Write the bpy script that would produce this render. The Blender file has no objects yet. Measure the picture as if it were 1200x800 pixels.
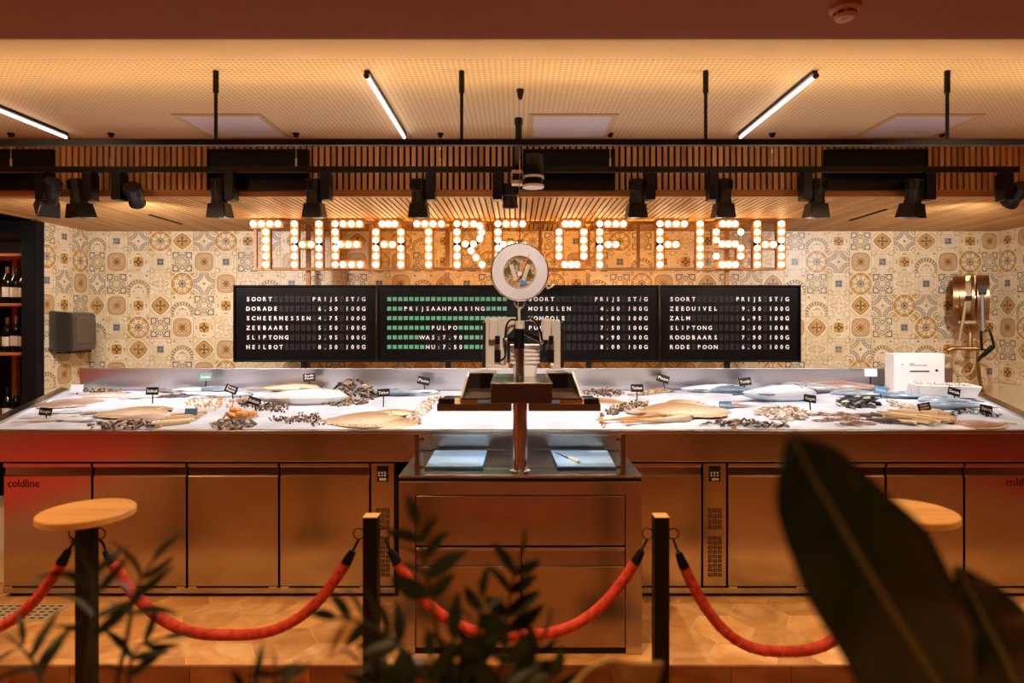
import bpy, bmesh, math, random
import numpy as np
from mathutils import Vector, Matrix, Euler, noise as mnoise
random.seed(7)
PI = math.pi
scene = bpy.context.scene
COL = scene.collection

# ------------------------------------------------------------------ camera
F_PX = 731.0          # focal length in pixels of the 1200 wide frame
EYE_Z = 1.533         # camera height above the raised counter floor
cam_data = bpy.data.cameras.new('camera')
cam_data.sensor_width = 36.0
cam_data.lens = F_PX * 36.0 / 1200.0
cam_data.shift_x = -5.0 / 1200.0
cam_data.shift_y = -25.0 / 1200.0
cam_data.clip_start = 0.05
cam_data.dof.use_dof = True
cam_data.dof.focus_distance = 4.2
cam_data.dof.aperture_fstop = 1.7
cam = bpy.data.objects.new('camera', cam_data)
cam.location = (0, 0, EYE_Z)
cam.rotation_euler = (PI / 2, 0, 0)
COL.objects.link(cam)
scene.camera = cam

# ------------------------------------------------------------------ world, exposure
scene.view_settings.view_transform = 'Standard'
scene.view_settings.look = 'None'
scene.view_settings.gamma = 1.0
scene.view_settings.use_curve_mapping = False
scene.view_settings.exposure = 1.0
world = bpy.data.worlds.new('world')
scene.world = world
world.use_nodes = True
bg = world.node_tree.nodes['Background']
bg.inputs[0].default_value = (1.0, 0.62, 0.35, 1)
bg.inputs[1].default_value = 0.02

WHITE_LIGHT = (1.0, 0.95, 0.95)
WARM_LIGHT = (1.0, 0.56, 0.22)
POWER = dict(track=12.5, floor=36.0, bulb=4.5, tube=2.4, added_uplight=14.5, hall=20.0, front=44.0, red=240.0)

def lamp(kind, name, loc, power, color, target=None, size=0.05, angle=70, blend=0.4, sy=None):
    d = bpy.data.lights.new(name, kind)
    d.energy = power
    d.color = color
    if kind == 'SPOT':
        d.spot_size = math.radians(angle); d.spot_blend = blend; d.shadow_soft_size = size
    elif kind == 'AREA':
        d.size = size
        if sy:
            d.shape = 'RECTANGLE'; d.size_y = sy
    else:
        d.shadow_soft_size = size
    o = bpy.data.objects.new(name, d)
    o.location = loc
    if target is not None:
        o.rotation_euler = (Vector(target) - Vector(loc)).to_track_quat('-Z', 'Y').to_euler()
    COL.objects.link(o)
    return o

# unseen warm lamps added to the guessed hall, for reflections on the steel
for hx, hy, hp in ((-2.7, 1.9, 1.0), (0.0, 1.9, 1.0), (2.7, 1.9, 1.0), (-1.2, -0.9, 0.75), (1.6, -0.9, 0.75)):
    lamp('SPOT', 'added_hall_beam', (hx, hy, 2.55), POWER['hall'] * hp * 4, WARM_LIGHT, (hx, hy, 0), 0.05, 105 if hy > 0 else 150, 0.8)
# unseen spots added in the hall ceiling to brighten the counter from the front
for hx, tx, hp, ha, hc in ((-2.6, -2.4, 0.8, 95, (1.0, 0.66, 0.38)), (0.0, 0.0, 0.95, 56, (1.0, 0.90, 0.85)), (2.6, 2.4, 0.8, 95, (1.0, 0.66, 0.38))):
    lamp('SPOT', 'added_front_beam', (hx, 1.75, 2.54), POWER['front'] * hp, hc, (tx, 3.1, 1.15 if tx else 1.42), 0.05, ha, 0.7)
# unseen lamps added to light the red floor sheets at both hall ends
lamp('SPOT', 'added_red_beam', (-5.3, 0.2, 2.5), POWER['red'], (1.0, 0.72, 0.5), (-5.6, 0.1, 0.0), 0.06, 120, 0.8)
lamp('SPOT', 'added_red_beam', (5.3, 0.2, 2.5), POWER['red'] * 0.3, (1.0, 0.6, 0.4), (5.6, 0.1, 0.0), 0.06, 120, 0.8)

# ------------------------------------------------------------------ pixel of the photograph -> world
def X_(px, d): return (px - 605.0) * d / F_PX
def Z_(py, d): return EYE_Z - (py - 375.0) * d / F_PX
def W(px, py, d): return Vector((X_(px, d), d, Z_(py, d)))
def S_(n, d): return n * d / F_PX

def lin(h):
    h = h.lstrip('#')
    out = []
    for i in (0, 2, 4):
        c = int(h[i:i + 2], 16) / 255.0
        out.append(c / 12.92 if c <= 0.04045 else ((c + 0.055) / 1.055) ** 2.4)
    return (*out, 1.0)

# ------------------------------------------------------------------ mesh builder
class MB:
    def __init__(s):
        s.v = []; s.f = []; s.m = []; s.mi = 0
    def _add(s, vs, fs):
        b = len(s.v)
        s.v += [tuple(p) for p in vs]
        for f in fs:
            s.f.append(tuple(b + i for i in f)); s.m.append(s.mi)
        return s
    def box(s, x0, x1, y0, y1, z0, z1):
        if x0 > x1: x0, x1 = x1, x0
        if y0 > y1: y0, y1 = y1, y0
        if z0 > z1: z0, z1 = z1, z0
        return s._add([(x0, y0, z0), (x1, y0, z0), (x1, y1, z0), (x0, y1, z0), (x0, y0, z1), (x1, y0, z1), (x1, y1, z1), (x0, y1, z1)],
                      [(0, 3, 2, 1), (4, 5, 6, 7), (0, 1, 5, 4), (1, 2, 6, 5), (2, 3, 7, 6), (3, 0, 4, 7)])
    def hexa(s, c):   # eight corners ordered like box
        return s._add(c, [(0, 3, 2, 1), (4, 5, 6, 7), (0, 1, 5, 4), (1, 2, 6, 5), (2, 3, 7, 6), (3, 0, 4, 7)])
    def obox(s, c, size, rot):
        R = rot if isinstance(rot, Matrix) else Euler(rot).to_matrix()
        hx, hy, hz = (k / 2 for k in size)
        pts = [(-hx, -hy, -hz), (hx, -hy, -hz), (hx, hy, -hz), (-hx, hy, -hz), (-hx, -hy, hz), (hx, -hy, hz), (hx, hy, hz), (-hx, hy, hz)]
        return s.hexa([Vector(c) + R @ Vector(p) for p in pts])
    def tube(s, pts, r, n=8, closed=False, cap=True):
        pts = [Vector(p) for p in pts]
        N = len(pts)
        rr = r if isinstance(r, (list, tuple)) else [r] * N
        vs = []; prev = None
        for i, p in enumerate(pts):
            if closed: t = pts[(i + 1) % N] - pts[i - 1]
            else: t = pts[min(i + 1, N - 1)] - pts[max(i - 1, 0)]
            t.normalize()
            if prev is None:
                a = Vector((0, 0, 1)) if abs(t.z) < 0.9 else Vector((1, 0, 0))
                u = t.cross(a).normalized()
            else:
                u = (prev - t * prev.dot(t)).normalized()
            prev = u
            w = t.cross(u)
            for k in range(n):
                a = 2 * PI * k / n
                vs.append(p + (u * math.cos(a) + w * math.sin(a)) * rr[i])
        fs = []
        M = N if closed else N - 1
        for i in range(M):
            for k in range(n):
                a = i * n + k; b = i * n + (k + 1) % n
                c = ((i + 1) % N) * n + (k + 1) % n; d = ((i + 1) % N) * n + k
                fs.append((a, b, c, d))
        if cap and not closed:
            fs.append(tuple(range(n))[::-1]); fs.append(tuple((N - 1) * n + k for k in range(n)))
        return s._add(vs, fs)
    def cyl(s, a, b, r, n=16, r2=None):
        return s.tube([a, b], [r, r if r2 is None else r2], n)
    def lathe(s, prof, n=16, c=(0, 0, 0), R=None):
        vs = []; fs = []
        c = Vector(c)
        for (r, z) in prof:
            for k in range(n):
                a = 2 * PI * k / n
                p = Vector((r * math.cos(a), r * math.sin(a), z))
                vs.append(c + (R @ p if R is not None else p))
        for i in range(len(prof) - 1):
            for k in range(n):
                fs.append((i * n + k, i * n + (k + 1) % n, (i + 1) * n + (k + 1) % n, (i + 1) * n + k))
        fs.append(tuple(range(n))[::-1]); fs.append(tuple((len(prof) - 1) * n + k for k in range(n)))
        return s._add(vs, fs)
    def prism(s, poly, a0, a1, axis='y'):
        """poly: 2D outline extruded between a0 and a1 along axis"""
        def P(p, a):
            return {'y': (p[0], a, p[1]), 'z': (p[0], p[1], a), 'x': (a, p[0], p[1])}[axis]
        n = len(poly)
        vs = [P(p, a0) for p in poly] + [P(p, a1) for p in poly]
        fs = [tuple(range(n)), tuple(range(2 * n - 1, n - 1, -1))]
        for i in range(n):
            j = (i + 1) % n
            fs.append((i, i + n, j + n, j))
        return s._add(vs, fs)
    def grid(s, rows):
        n = len(rows[0]); vs = [p for r in rows for p in r]; fs = []
        for i in range(len(rows) - 1):
            for k in range(n - 1):
                fs.append((i * n + k, i * n + k + 1, (i + 1) * n + k + 1, (i + 1) * n + k))
        return s._add(vs, fs)
    def sphere(s, c, r, nu=10, nv=6):
        c = Vector(c); rr = r if isinstance(r, (tuple, list)) else (r, r, r)
        vs = [c + Vector((0, 0, -rr[2]))]; fs = []
        for i in range(1, nv):
            th = -PI / 2 + PI * i / nv
            for k in range(nu):
                a = 2 * PI * k / nu
                vs.append(c + Vector((math.cos(th) * math.cos(a) * rr[0], math.cos(th) * math.sin(a) * rr[1], math.sin(th) * rr[2])))
        vs.append(c + Vector((0, 0, rr[2])))
        for k in range(nu):
            fs.append((0, 1 + (k + 1) % nu, 1 + k))
            for i in range(nv - 2):
                a = 1 + i * nu + k; b = 1 + i * nu + (k + 1) % nu
                fs.append((a, b, b + nu, a + nu))
            t = 1 + (nv - 2) * nu
            fs.append((t + k, t + (k + 1) % nu, len(vs) - 1))
        return s._add(vs, fs)
    def mesh(s, name, mats, smooth=None):
        me = bpy.data.meshes.new(name)
        me.from_pydata(s.v, [], s.f)
        if not isinstance(mats, (list, tuple)): mats = [mats]
        for m in mats: me.materials.append(m)
        if len(mats) > 1: me.polygons.foreach_set('material_index', s.m)
        bm = bmesh.new(); bm.from_mesh(me); bmesh.ops.recalc_face_normals(bm, faces=bm.faces); bm.to_mesh(me); bm.free()
        if smooth:
            me.polygons.foreach_set('use_smooth', [True] * len(me.polygons))
            me.set_sharp_from_angle(angle=math.radians(smooth))
        me.update()
        return me
    def build(s, name, mats, parent=None, smooth=None, bevel=0, loc=None, rot=None):
        return link(name, s.mesh(name, mats, smooth), parent, bevel, loc, rot)

def link(name, me, parent=None, bevel=0, loc=None, rot=None):
    o = bpy.data.objects.new(name, me)
    COL.objects.link(o)
    if parent is not None: o.parent = parent
    if loc is not None: o.location = loc
    if rot is not None: o.rotation_euler = rot
    if bevel:
        b = o.modifiers.new('bevel', 'BEVEL'); b.width = bevel; b.segments = 2; b.limit_method = 'ANGLE'; b.angle_limit = 0.7
    return o

def tag(o, label=None, cat=None, group=None, kind=None):
    if label: o['label'] = label
    if cat: o['category'] = cat
    if group: o['group'] = group
    if kind: o['kind'] = kind
    return o

def thing(name, label, cat, loc=(0, 0, 0), rz=0.0, group=None):
    o = bpy.data.objects.new(name, None)
    o.empty_display_size = 0.05
    COL.objects.link(o)
    o.location = loc; o.rotation_euler = (0, 0, rz)
    return tag(o, label, cat, group)

def copy_tree(o, parent=None):
    c = o.copy(); COL.objects.link(c); c.parent = parent
    for ch in o.children:
        copy_tree(ch, c)
    return c

# ------------------------------------------------------------------ materials
def new_mat(name):
    m = bpy.data.materials.new(name); m.use_nodes = True
    nt = m.node_tree
    return m, nt, nt.nodes['Principled BSDF']

def simple(name, col, rough=0.5, metal=0.0, spec=0.5, emit=None, estr=0.0, trans=0.0, coat=0.0, alpha=1.0):
    m, nt, b = new_mat(name)
    c = lin(col) if isinstance(col, str) else (*col, 1.0)
    b.inputs['Base Color'].default_value = c
    b.inputs['Roughness'].default_value = rough
    b.inputs['Metallic'].default_value = metal
    b.inputs['Specular IOR Level'].default_value = spec
    if trans: b.inputs['Transmission Weight'].default_value = trans
    if coat: b.inputs['Coat Weight'].default_value = coat
    if emit:
        b.inputs['Emission Color'].default_value = lin(emit) if isinstance(emit, str) else (*emit, 1.0)
        b.inputs['Emission Strength'].default_value = estr
    if alpha < 1: b.inputs['Alpha'].default_value = alpha
    return m

def node(nt, t, **kw):
    n = nt.nodes.new(t)
    for k, v in kw.items(): setattr(n, k, v)
    return n

def noise_color(name, cols, scale=(5, 5, 5), rough=0.6, detail=4, bump=0.0, metal=0.0, coord='Object', spec=0.4, rand=0.0, distort=0.0, nscale=1.0, rr=None):
    """noise driven colour ramp; cols: list of (pos, hex)"""
    m, nt, b = new_mat(name)
    tc = node(nt, 'ShaderNodeTexCoord')
    mp = node(nt, 'ShaderNodeMapping'); mp.inputs['Scale'].default_value = scale
    nt.links.new(tc.outputs[coord], mp.inputs[0])
    src = mp.outputs[0]
    if rand:
        oi = node(nt, 'ShaderNodeObjectInfo')
        mu = node(nt, 'ShaderNodeMath', operation='MULTIPLY'); mu.inputs[1].default_value = 37.0
        nt.links.new(oi.outputs['Random'], mu.inputs[0])
        ad = node(nt, 'ShaderNodeVectorMath', operation='ADD')
        nt.links.new(src, ad.inputs[0]); nt.links.new(mu.outputs[0], ad.inputs[1]); src = ad.outputs[0]
    nz = node(nt, 'ShaderNodeTexNoise'); nz.inputs['Scale'].default_value = nscale; nz.inputs['Detail'].default_value = detail
    nz.inputs['Distortion'].default_value = distort
    nt.links.new(src, nz.inputs['Vector'])
    rp = node(nt, 'ShaderNodeValToRGB')
    el = rp.color_ramp.elements
    while len(el) < len(cols): el.new(0.5)
    for e, (p, c) in zip(el, cols): e.position = p; e.color = lin(c)
    nt.links.new(nz.outputs['Fac'], rp.inputs[0])
    colour = rp.outputs[0]
    if rand:
        hs = node(nt, 'ShaderNodeHueSaturation')
        mr = node(nt, 'ShaderNodeMapRange'); mr.inputs[3].default_value = 1 - rand; mr.inputs[4].default_value = 1 + rand
        nt.links.new(oi.outputs['Random'], mr.inputs[0]); nt.links.new(mr.outputs[0], hs.inputs['Value'])
        nt.links.new(colour, hs.inputs['Color']); colour = hs.outputs[0]
    nt.links.new(colour, b.inputs['Base Color'])
    b.inputs['Roughness'].default_value = rough; b.inputs['Metallic'].default_value = metal
    b.inputs['Specular IOR Level'].default_value = spec
    if rr:
        mr = node(nt, 'ShaderNodeMapRange'); mr.inputs[3].default_value = rr[0]; mr.inputs[4].default_value = rr[1]
        nt.links.new(nz.outputs['Fac'], mr.inputs[0]); nt.links.new(mr.outputs[0], b.inputs['Roughness'])
    if bump:
        bp = node(nt, 'ShaderNodeBump'); bp.inputs['Strength'].default_value = bump; bp.inputs['Distance'].default_value = 0.01
        nt.links.new(nz.outputs['Fac'], bp.inputs['Height']); nt.links.new(bp.outputs[0], b.inputs['Normal'])
    return m

def island_color(name, cols, rough=0.4, spec=0.5, coat=0.0):
    """every loose shell of a mesh gets its own colour from the ramp; single objects use their random number"""
    m, nt, b = new_mat(name)
    g = node(nt, 'ShaderNodeNewGeometry'); oi = node(nt, 'ShaderNodeObjectInfo')
    ad = node(nt, 'ShaderNodeMath', operation='ADD'); fr = node(nt, 'ShaderNodeMath', operation='FRACT')
    nt.links.new(g.outputs['Random Per Island'], ad.inputs[0]); nt.links.new(oi.outputs['Random'], ad.inputs[1]); nt.links.new(ad.outputs[0], fr.inputs[0])
    rp = node(nt, 'ShaderNodeValToRGB'); el = rp.color_ramp.elements
    while len(el) < len(cols): el.new(0.5)
    for e, (p, c) in zip(el, cols): e.position = p; e.color = lin(c)
    nt.links.new(fr.outputs[0], rp.inputs[0])
    nt.links.new(rp.outputs[0], b.inputs['Base Color'])
    b.inputs['Roughness'].default_value = rough; b.inputs['Specular IOR Level'].default_value = spec
    b.inputs['Coat Weight'].default_value = coat
    return m

def steel(name, col='#b9b2aa', rough=0.21, aniso=0.3, streak=(6, 6, 0.2), rot=0.0, bump=0.0, var=0.03):
    """brushed stainless: fine streaks in roughness and a faint bump"""
    m, nt, b = new_mat(name)
    tc = node(nt, 'ShaderNodeTexCoord')
    mp = node(nt, 'ShaderNodeMapping'); mp.inputs['Scale'].default_value = streak
    nt.links.new(tc.outputs['Object'], mp.inputs[0])
    nz = node(nt, 'ShaderNodeTexNoise'); nz.inputs['Scale'].default_value = 6; nz.inputs['Detail'].default_value = 5
    nt.links.new(mp.outputs[0], nz.inputs['Vector'])
    mr = node(nt, 'ShaderNodeMapRange'); mr.inputs[3].default_value = rough - var; mr.inputs[4].default_value = rough + var
    nt.links.new(nz.outputs['Fac'], mr.inputs[0]); nt.links.new(mr.outputs[0], b.inputs['Roughness'])
    b.inputs['Base Color'].default_value = lin(col)
    b.inputs['Metallic'].default_value = 1.0
    b.inputs['Anisotropic'].default_value = aniso
    b.inputs['Anisotropic Rotation'].default_value = rot
    return m

M = {}
M['black'] = simple('black_metal', '#080706', 0.38, spec=0.3)
M['black_matte'] = simple('black_matte', '#0d0b0a', 0.75, spec=0.2)
M['lamp_inner'] = simple('lamp_barrel', '#14110f', 0.45)
M['chrome'] = simple('chrome', '#c8c4bd', 0.12, 1.0)
M['steel'] = steel('brushed_steel')
M['steel_door'] = steel('brushed_steel_door', '#b3a698', 0.20, 0.3)
M['steel_tray'] = steel('steel_tray', '#b8b2ac', 0.22, 0.3)
M['wood_slat'] = noise_color('wood_slat', [(0.3, '#cf9858'), (0.7, '#e8bc7c')], (14, 14, 1.5), 0.5, 5, 0.05, rand=0.22)
M['wood_soffit'] = noise_color('wood_soffit', [(0.3, '#b27c40'), (0.7, '#d6a566')], (14, 1.2, 14), 0.5, 5, 0.05, rand=0.14)
M['wood_trim'] = noise_color('wood_trim', [(0.3, '#a0642c'), (0.7, '#c48a48')], (1.2, 14, 14), 0.5, 5, 0.05)
M['wood_sign'] = noise_color('wood_sign', [(0.3, '#8a5826'), (0.7, '#a8733a')], (3, 3, 3), 0.5, 4, 0.03)
M['wood_top'] = noise_color('wood_top', [(0.25, '#c08a4a'), (0.5, '#d4a05c'), (0.75, '#dcae6c')], (1.2, 16, 8), 0.42, 5, 0.03)
M['wood_shelf'] = noise_color('wood_shelf', [(0.3, '#a5541f'), (0.7, '#c9753a')], (2, 12, 12), 0.5, 4, 0.03)
M['ceiling_hall'] = noise_color('hall_plaster', [(0.3, '#8c5836'), (0.7, '#935e3a')], (0.8, 0.8, 0.8), 0.85, 2)  # whitish plaster; the dim orange light is put into this brown
M['plaster'] = simple('cream_plaster', '#e6d3ad', 0.8)
M['hall_wall'] = noise_color('hall_wall', [(0.3, '#8a5634'), (0.7, '#9c6440')], (0.7, 0.7, 0.7), 0.8, 2)
M['red_wall'] = simple('red_wall', '#c01808', 0.5)
M['white_paint'] = simple('white_plastic', '#e8e4de', 0.4)

# ------------------------------------------------------------------ small expression language over Math nodes
class E:
    nt = None
    def __init__(s, sock): s.s = sock
    @staticmethod
    def op(o, *a, clamp=False):
        n = E.nt.nodes.new('ShaderNodeMath'); n.operation = o; n.use_clamp = clamp
        for i, x in enumerate(a):
            if isinstance(x, E): E.nt.links.new(x.s, n.inputs[i])
            else: n.inputs[i].default_value = float(x)
        return E(n.outputs[0])
    def __add__(s, o): return E.op('ADD', s, o)
    __radd__ = __add__
    def __sub__(s, o): return E.op('SUBTRACT', s, o)
    def __rsub__(s, o): return E.op('SUBTRACT', o, s)
    def __mul__(s, o): return E.op('MULTIPLY', s, o)
    __rmul__ = __mul__
    def __truediv__(s, o): return E.op('DIVIDE', s, o)
def ab(a): return E.op('ABSOLUTE', a)
def mn(a, b): return E.op('MINIMUM', a, b)
def mx(a, b): return E.op('MAXIMUM', a, b)
def hyp(a, b): return E.op('SQRT', a * a + b * b)
def cosn(a): return E.op('COSINE', a)
def at2(a, b): return E.op('ARCTAN2', a, b)
def fract(a): return E.op('FRACT', a)
def fill(d, soft=0.05):      # 1 where d < 0
    return E.op('MULTIPLY_ADD', d, -1.0 / soft, 0.5, clamp=True)
def stroke(d, w, soft=0.05): # 1 along |d| < w
    return fill(ab(d) - w, soft)

def tile_material(name, layers_fn):
    m, nt, b = new_mat(name)
    E.nt = nt
    tc = node(nt, 'ShaderNodeTexCoord')
    sp = node(nt, 'ShaderNodeSeparateXYZ'); nt.links.new(tc.outputs['Generated'], sp.inputs[0])
    u = E(sp.outputs[0]) * 2.0 - 1.0
    v = E(sp.outputs[2]) * 2.0 - 1.0
    nz = node(nt, 'ShaderNodeTexNoise'); nz.inputs['Scale'].default_value = 9; nz.inputs['Detail'].default_value = 3
    nt.links.new(tc.outputs['Object'], nz.inputs['Vector'])
    oi = node(nt, 'ShaderNodeObjectInfo')
    off = node(nt, 'ShaderNodeVectorMath', operation='SCALE'); off.inputs['Scale'].default_value = 53
    nt.links.new(oi.outputs['Location'], off.inputs[0])
    ad = node(nt, 'ShaderNodeVectorMath', operation='ADD')
    nt.links.new(off.outputs[0], ad.inputs[0]); nt.links.new(tc.outputs['Object'], ad.inputs[1]); nt.links.new(ad.outputs[0], nz.inputs['Vector'])
    wear = E.op('MULTIPLY_ADD', E(nz.outputs['Fac']), 2.4, -0.15, clamp=True)
    rp = node(nt, 'ShaderNodeValToRGB')
    rp.color_ramp.elements[0].position = 0.3; rp.color_ramp.elements[0].color = lin('#e2c998')
    rp.color_ramp.elements[1].position = 0.7; rp.color_ramp.elements[1].color = lin('#f4e4c2')
    nt.links.new(nz.outputs['Fac'], rp.inputs[0])
    cur = rp.outputs[0]
    lace = stroke(cosn(u * 12.566) + cosn(v * 12.566) - 0.35, 0.16, 0.15)
    lace2 = stroke(cosn((u + v) * 9.42) * cosn((u - v) * 9.42) - 0.55, 0.10, 0.12)
    for mask, col, amt in [(lace, '#b08a50', 0.26), (lace2, '#9a7c54', 0.24)] + layers_fn(u, v):
        k = mask * wear * amt
        mix = node(nt, 'ShaderNodeMix', data_type='RGBA')
        nt.links.new(k.s, mix.inputs[0]); nt.links.new(cur, mix.inputs[6]); mix.inputs[7].default_value = lin(col)
        cur = mix.outputs[2]
    nt.links.new(cur, b.inputs['Base Color'])
    b.inputs['Roughness'].default_value = 0.38
    return m

INK, GOLD, BROWN, BLUE, OCHRE = '#26242c', '#cc9330', '#6e4818', '#555a70', '#a46c20'
def t_lattice(u, v):
    a, c = ab(u), ab(v); hi, lo = mx(a, c), mn(a, c)
    r = hyp(u, v)
    return [(stroke(hyp(hi - 0.5, lo) - 0.2, 0.03), INK, 1.0), (stroke(hi - 0.86, 0.03) * fill(0.2 - lo), INK, 1.0),
            (stroke(a - c, 0.035) * fill(r - 0.75) * fill(0.18 - r), INK, 0.95), (stroke(hyp(a - 0.62, c - 0.62) - 0.24, 0.032), INK, 1.0),
            (stroke(lo - 0.28, 0.03) * fill(0.55 - hi) * fill(hi - 0.86), INK, 0.9), (fill(hyp(hi - 0.5, lo) - 0.1), OCHRE, 0.5)]
def t_star(u, v):
    r = hyp(u, v); th = at2(v, u)
    petal = r - 0.42 - 0.16 * cosn(th * 8.0)
    return [(fill(r - 0.95) * fill(0.7 - r) * fill(0 - ab(cosn(th * 4.0)) + 0.25), GOLD, 0.95), (stroke(r - 0.95, 0.035), BROWN, 0.9),
            (stroke(petal, 0.045), BROWN, 0.9), (fill(r - 0.36) * fill(0.0 - cosn(th * 8.0)), BROWN, 0.9),
            (fill(hyp(ab(u) - 0.9, ab(v) - 0.9) - 0.2), GOLD, 0.8), (fill(r - 0.12), BROWN, 1.0)]
def t_ogee(u, v):
    a, c = ab(u), ab(v); r = hyp(u, v); th = at2(v, u)
    d = E.op('POWER', a, 1.3) + E.op('POWER', c, 1.3) - 0.72
    return [(fill(d), GOLD, 0.75), (stroke(d, 0.07), OCHRE, 1.0), (stroke(d + 0.28, 0.04), BROWN, 0.8),
            (fill(r - 0.34 - 0.12 * cosn(th * 4.0)), BROWN, 0.85), (fill(hyp(a - 0.14, c - 0.14) - 0.06), '#e8d4a4', 1.0),
            (stroke(r - 0.98, 0.03) * fill(0.3 - mn(a, c)), OCHRE, 0.5)]
def t_moon(u, v):
    w = v + 0.75
    r = hyp(u, w); th = at2(w, u)
    return [(stroke(r - 0.95, 0.13) * fill(0.0 - cosn(th * 22.0) - 0.3), BROWN, 0.8), (stroke(r - 0.8, 0.025), BROWN, 0.7), (stroke(r - 1.1, 0.025), BROWN, 0.7),
            (stroke(r - 0.45, 0.04) * fill(0.0 - cosn(th * 6.0)), OCHRE, 0.8), (fill(hyp(ab(u) - 0.75, v - 0.75) - 0.1), BROWN, 0.8), (fill(hyp(u, v + 0.3) - 0.08), INK, 0.8)]
def t_basket(u, v):
    a, c = ab(u), ab(v); r = hyp(a - 1.0, c - 1.0); th = at2(c - 1.0, a - 1.0)
    return [(stroke(r - 0.92, 0.03), BLUE, 0.95), (stroke(r - 0.62, 0.03), BLUE, 0.95), (stroke(r - 0.77, 0.09) * fill(0.0 - cosn(th * 26.0)), INK, 0.85),
            (stroke(r - 0.35, 0.05), OCHRE, 0.7), (fill(r - 0.16), BLUE, 0.6), (fill(hyp(u, v) - 0.12), INK, 0.7)]
def t_small(u, v):
    a, c = ab(u), ab(v); r = hyp(u, v); th = at2(v, u)
    return [(fill(hyp(a - 0.17, c - 0.17) - 0.15), BLUE, 0.95), (stroke(mn(a, c), 0.03) * fill(r - 0.32), INK, 0.8),
            (stroke(mx(a, c) - 0.72, 0.03) * fill(0.0 - cosn((u + v) * 24.0)), OCHRE, 0.65), (stroke(hyp(a - 0.8, c - 0.8) - 0.22, 0.04), OCHRE, 0.55), (stroke(r - 0.5, 0.025) * fill(0.0 - cosn(th * 12.0)), OCHRE, 0.6)]
def t_flower(u, v):
    a, c = ab(u), ab(v); r = hyp(u, v); th = at2(v, u); hi, lo = mx(a, c), mn(a, c)
    return [(fill(hyp(a - 0.22, c - 0.22) - 0.24), GOLD, 0.95), (fill(hi - 0.46) * fill(lo - 0.09), BROWN, 0.9), (fill(r - 0.16), INK, 0.9), (fill(r - 0.07), '#f0e0b8', 1.0),
            (fill(hyp(hi - 0.72, lo - 0.1) - 0.06), INK, 0.9), (fill(hyp(a - 0.85, c - 0.85) - 0.08), OCHRE, 0.7)]
def t_medallion(u, v):
    a, c = ab(u), ab(v); r = hyp(u, v); th = at2(v, u)
    d = E.op('POWER', E.op('POWER', a, 3.2) + E.op('POWER', c, 3.2), 0.3125) - 0.8
    return [(fill(d), GOLD, 0.55), (stroke(d, 0.05), OCHRE, 0.85), (stroke(d + 0.16, 0.025), BROWN, 0.6),
            (fill(mx(a, c) - 0.5) * fill(0.0 - cosn(u * 19.0) * cosn(v * 19.0)), BLUE, 0.6), (fill(mx(a, c) - 0.28), OCHRE, 0.8), (fill(r - 0.12), BROWN, 0.9)]
def t_faint(u, v):
    a, c = ab(u), ab(v); r = hyp(u, v); th = at2(v, u)
    return [(stroke(r - 0.55 - 0.2 * cosn(th * 4.0), 0.035), OCHRE, 0.6), (stroke(hyp(a - 0.75, c - 0.75) - 0.3, 0.03), OCHRE, 0.5), (fill(hyp(a - 0.2, c - 0.2) - 0.09), GOLD, 0.7), (stroke(hyp(a - 0.5, c) - 0.15, 0.03), OCHRE, 0.5)]
TILE = {k: tile_material('tile_' + f.__name__[2:], f) for k, f in dict(A=t_lattice, B=t_star, C=t_ogee, D=t_moon, E=t_basket, F=t_small, G=t_flower, H=t_medallion, I=t_faint).items()}

# ------------------------------------------------------------------ perforated ceiling board
def perforated():
    m, nt, b = new_mat('perforated_board'); E.nt = nt
    tc = node(nt, 'ShaderNodeTexCoord'); sp = node(nt, 'ShaderNodeSeparateXYZ'); nt.links.new(tc.outputs['Object'], sp.inputs[0])
    pitch = 0.028
    u = fract(E(sp.outputs[0]) * (1 / pitch)) - 0.5
    v = fract(E(sp.outputs[1]) * (1 / pitch)) - 0.5
    k = fill(hyp(u, v) - 0.24, 0.12)
    band = E.op('GREATER_THAN', E(sp.outputs[1]), 2.86)
    k = k * band
    mix = node(nt, 'ShaderNodeMix', data_type='RGBA')
    nt.links.new(k.s, mix.inputs[0]); mix.inputs[6].default_value = lin('#ead2a6'); mix.inputs[7].default_value = lin('#cba878')
    nt.links.new(mix.outputs[2], b.inputs['Base Color']); b.inputs['Roughness'].default_value = 0.8
    return m
M['perforated'] = perforated()

# ================================================================== THE SETTING
D_WALL, X_L, X_R = 5.73, -3.93, 4.43
Z_SOF, Z_CEIL, Z_HALL = 2.348, 2.73, 2.60
D_SOF, D_HALL = 4.11, 2.37
D_STEP = 2.78
Z_LOW = -0.09
HX = 6.5      # half width of the hall
M['floor_grout'] = noise_color('grout', [(0.3, '#d8b684'), (0.7, '#e4c698')], (3, 3, 3), 0.8)
M['hex'] = noise_color('hex_floor_tile', [(0.25, '#a87440'), (0.5, '#c8955a'), (0.75, '#dcb47c')], (5, 5, 5), 0.33, 6, 0.05, rand=0.16, distort=1.2, rr=(0.25, 0.5))
M['riser'] = noise_color('riser_tile', [(0.25, '#5c2f16'), (0.5, '#7c4722'), (0.75, '#96602f')], (4, 4, 10), 0.5, 5, 0.05, rand=0.15)
M['hall_floor'] = noise_color('hall_floor', [(0.3, '#a06a3a'), (0.7, '#b98350')], (1.5, 6, 1), 0.45, 4)

def struct(name, mb, mat, parent=None, **kw):
    o = mb.build(name, mat, parent, **kw)
    if parent is None: o['kind'] = 'structure'
    return o

floor = struct('floor', MB().box(-HX, HX, D_STEP, 7.2, Z_LOW, -0.0015), M['floor_grout'])
floor_hall = struct('floor_hall', MB().box(-HX, HX, -4.2, D_STEP, Z_LOW - 0.1, Z_LOW), M['hall_floor'])
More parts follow.
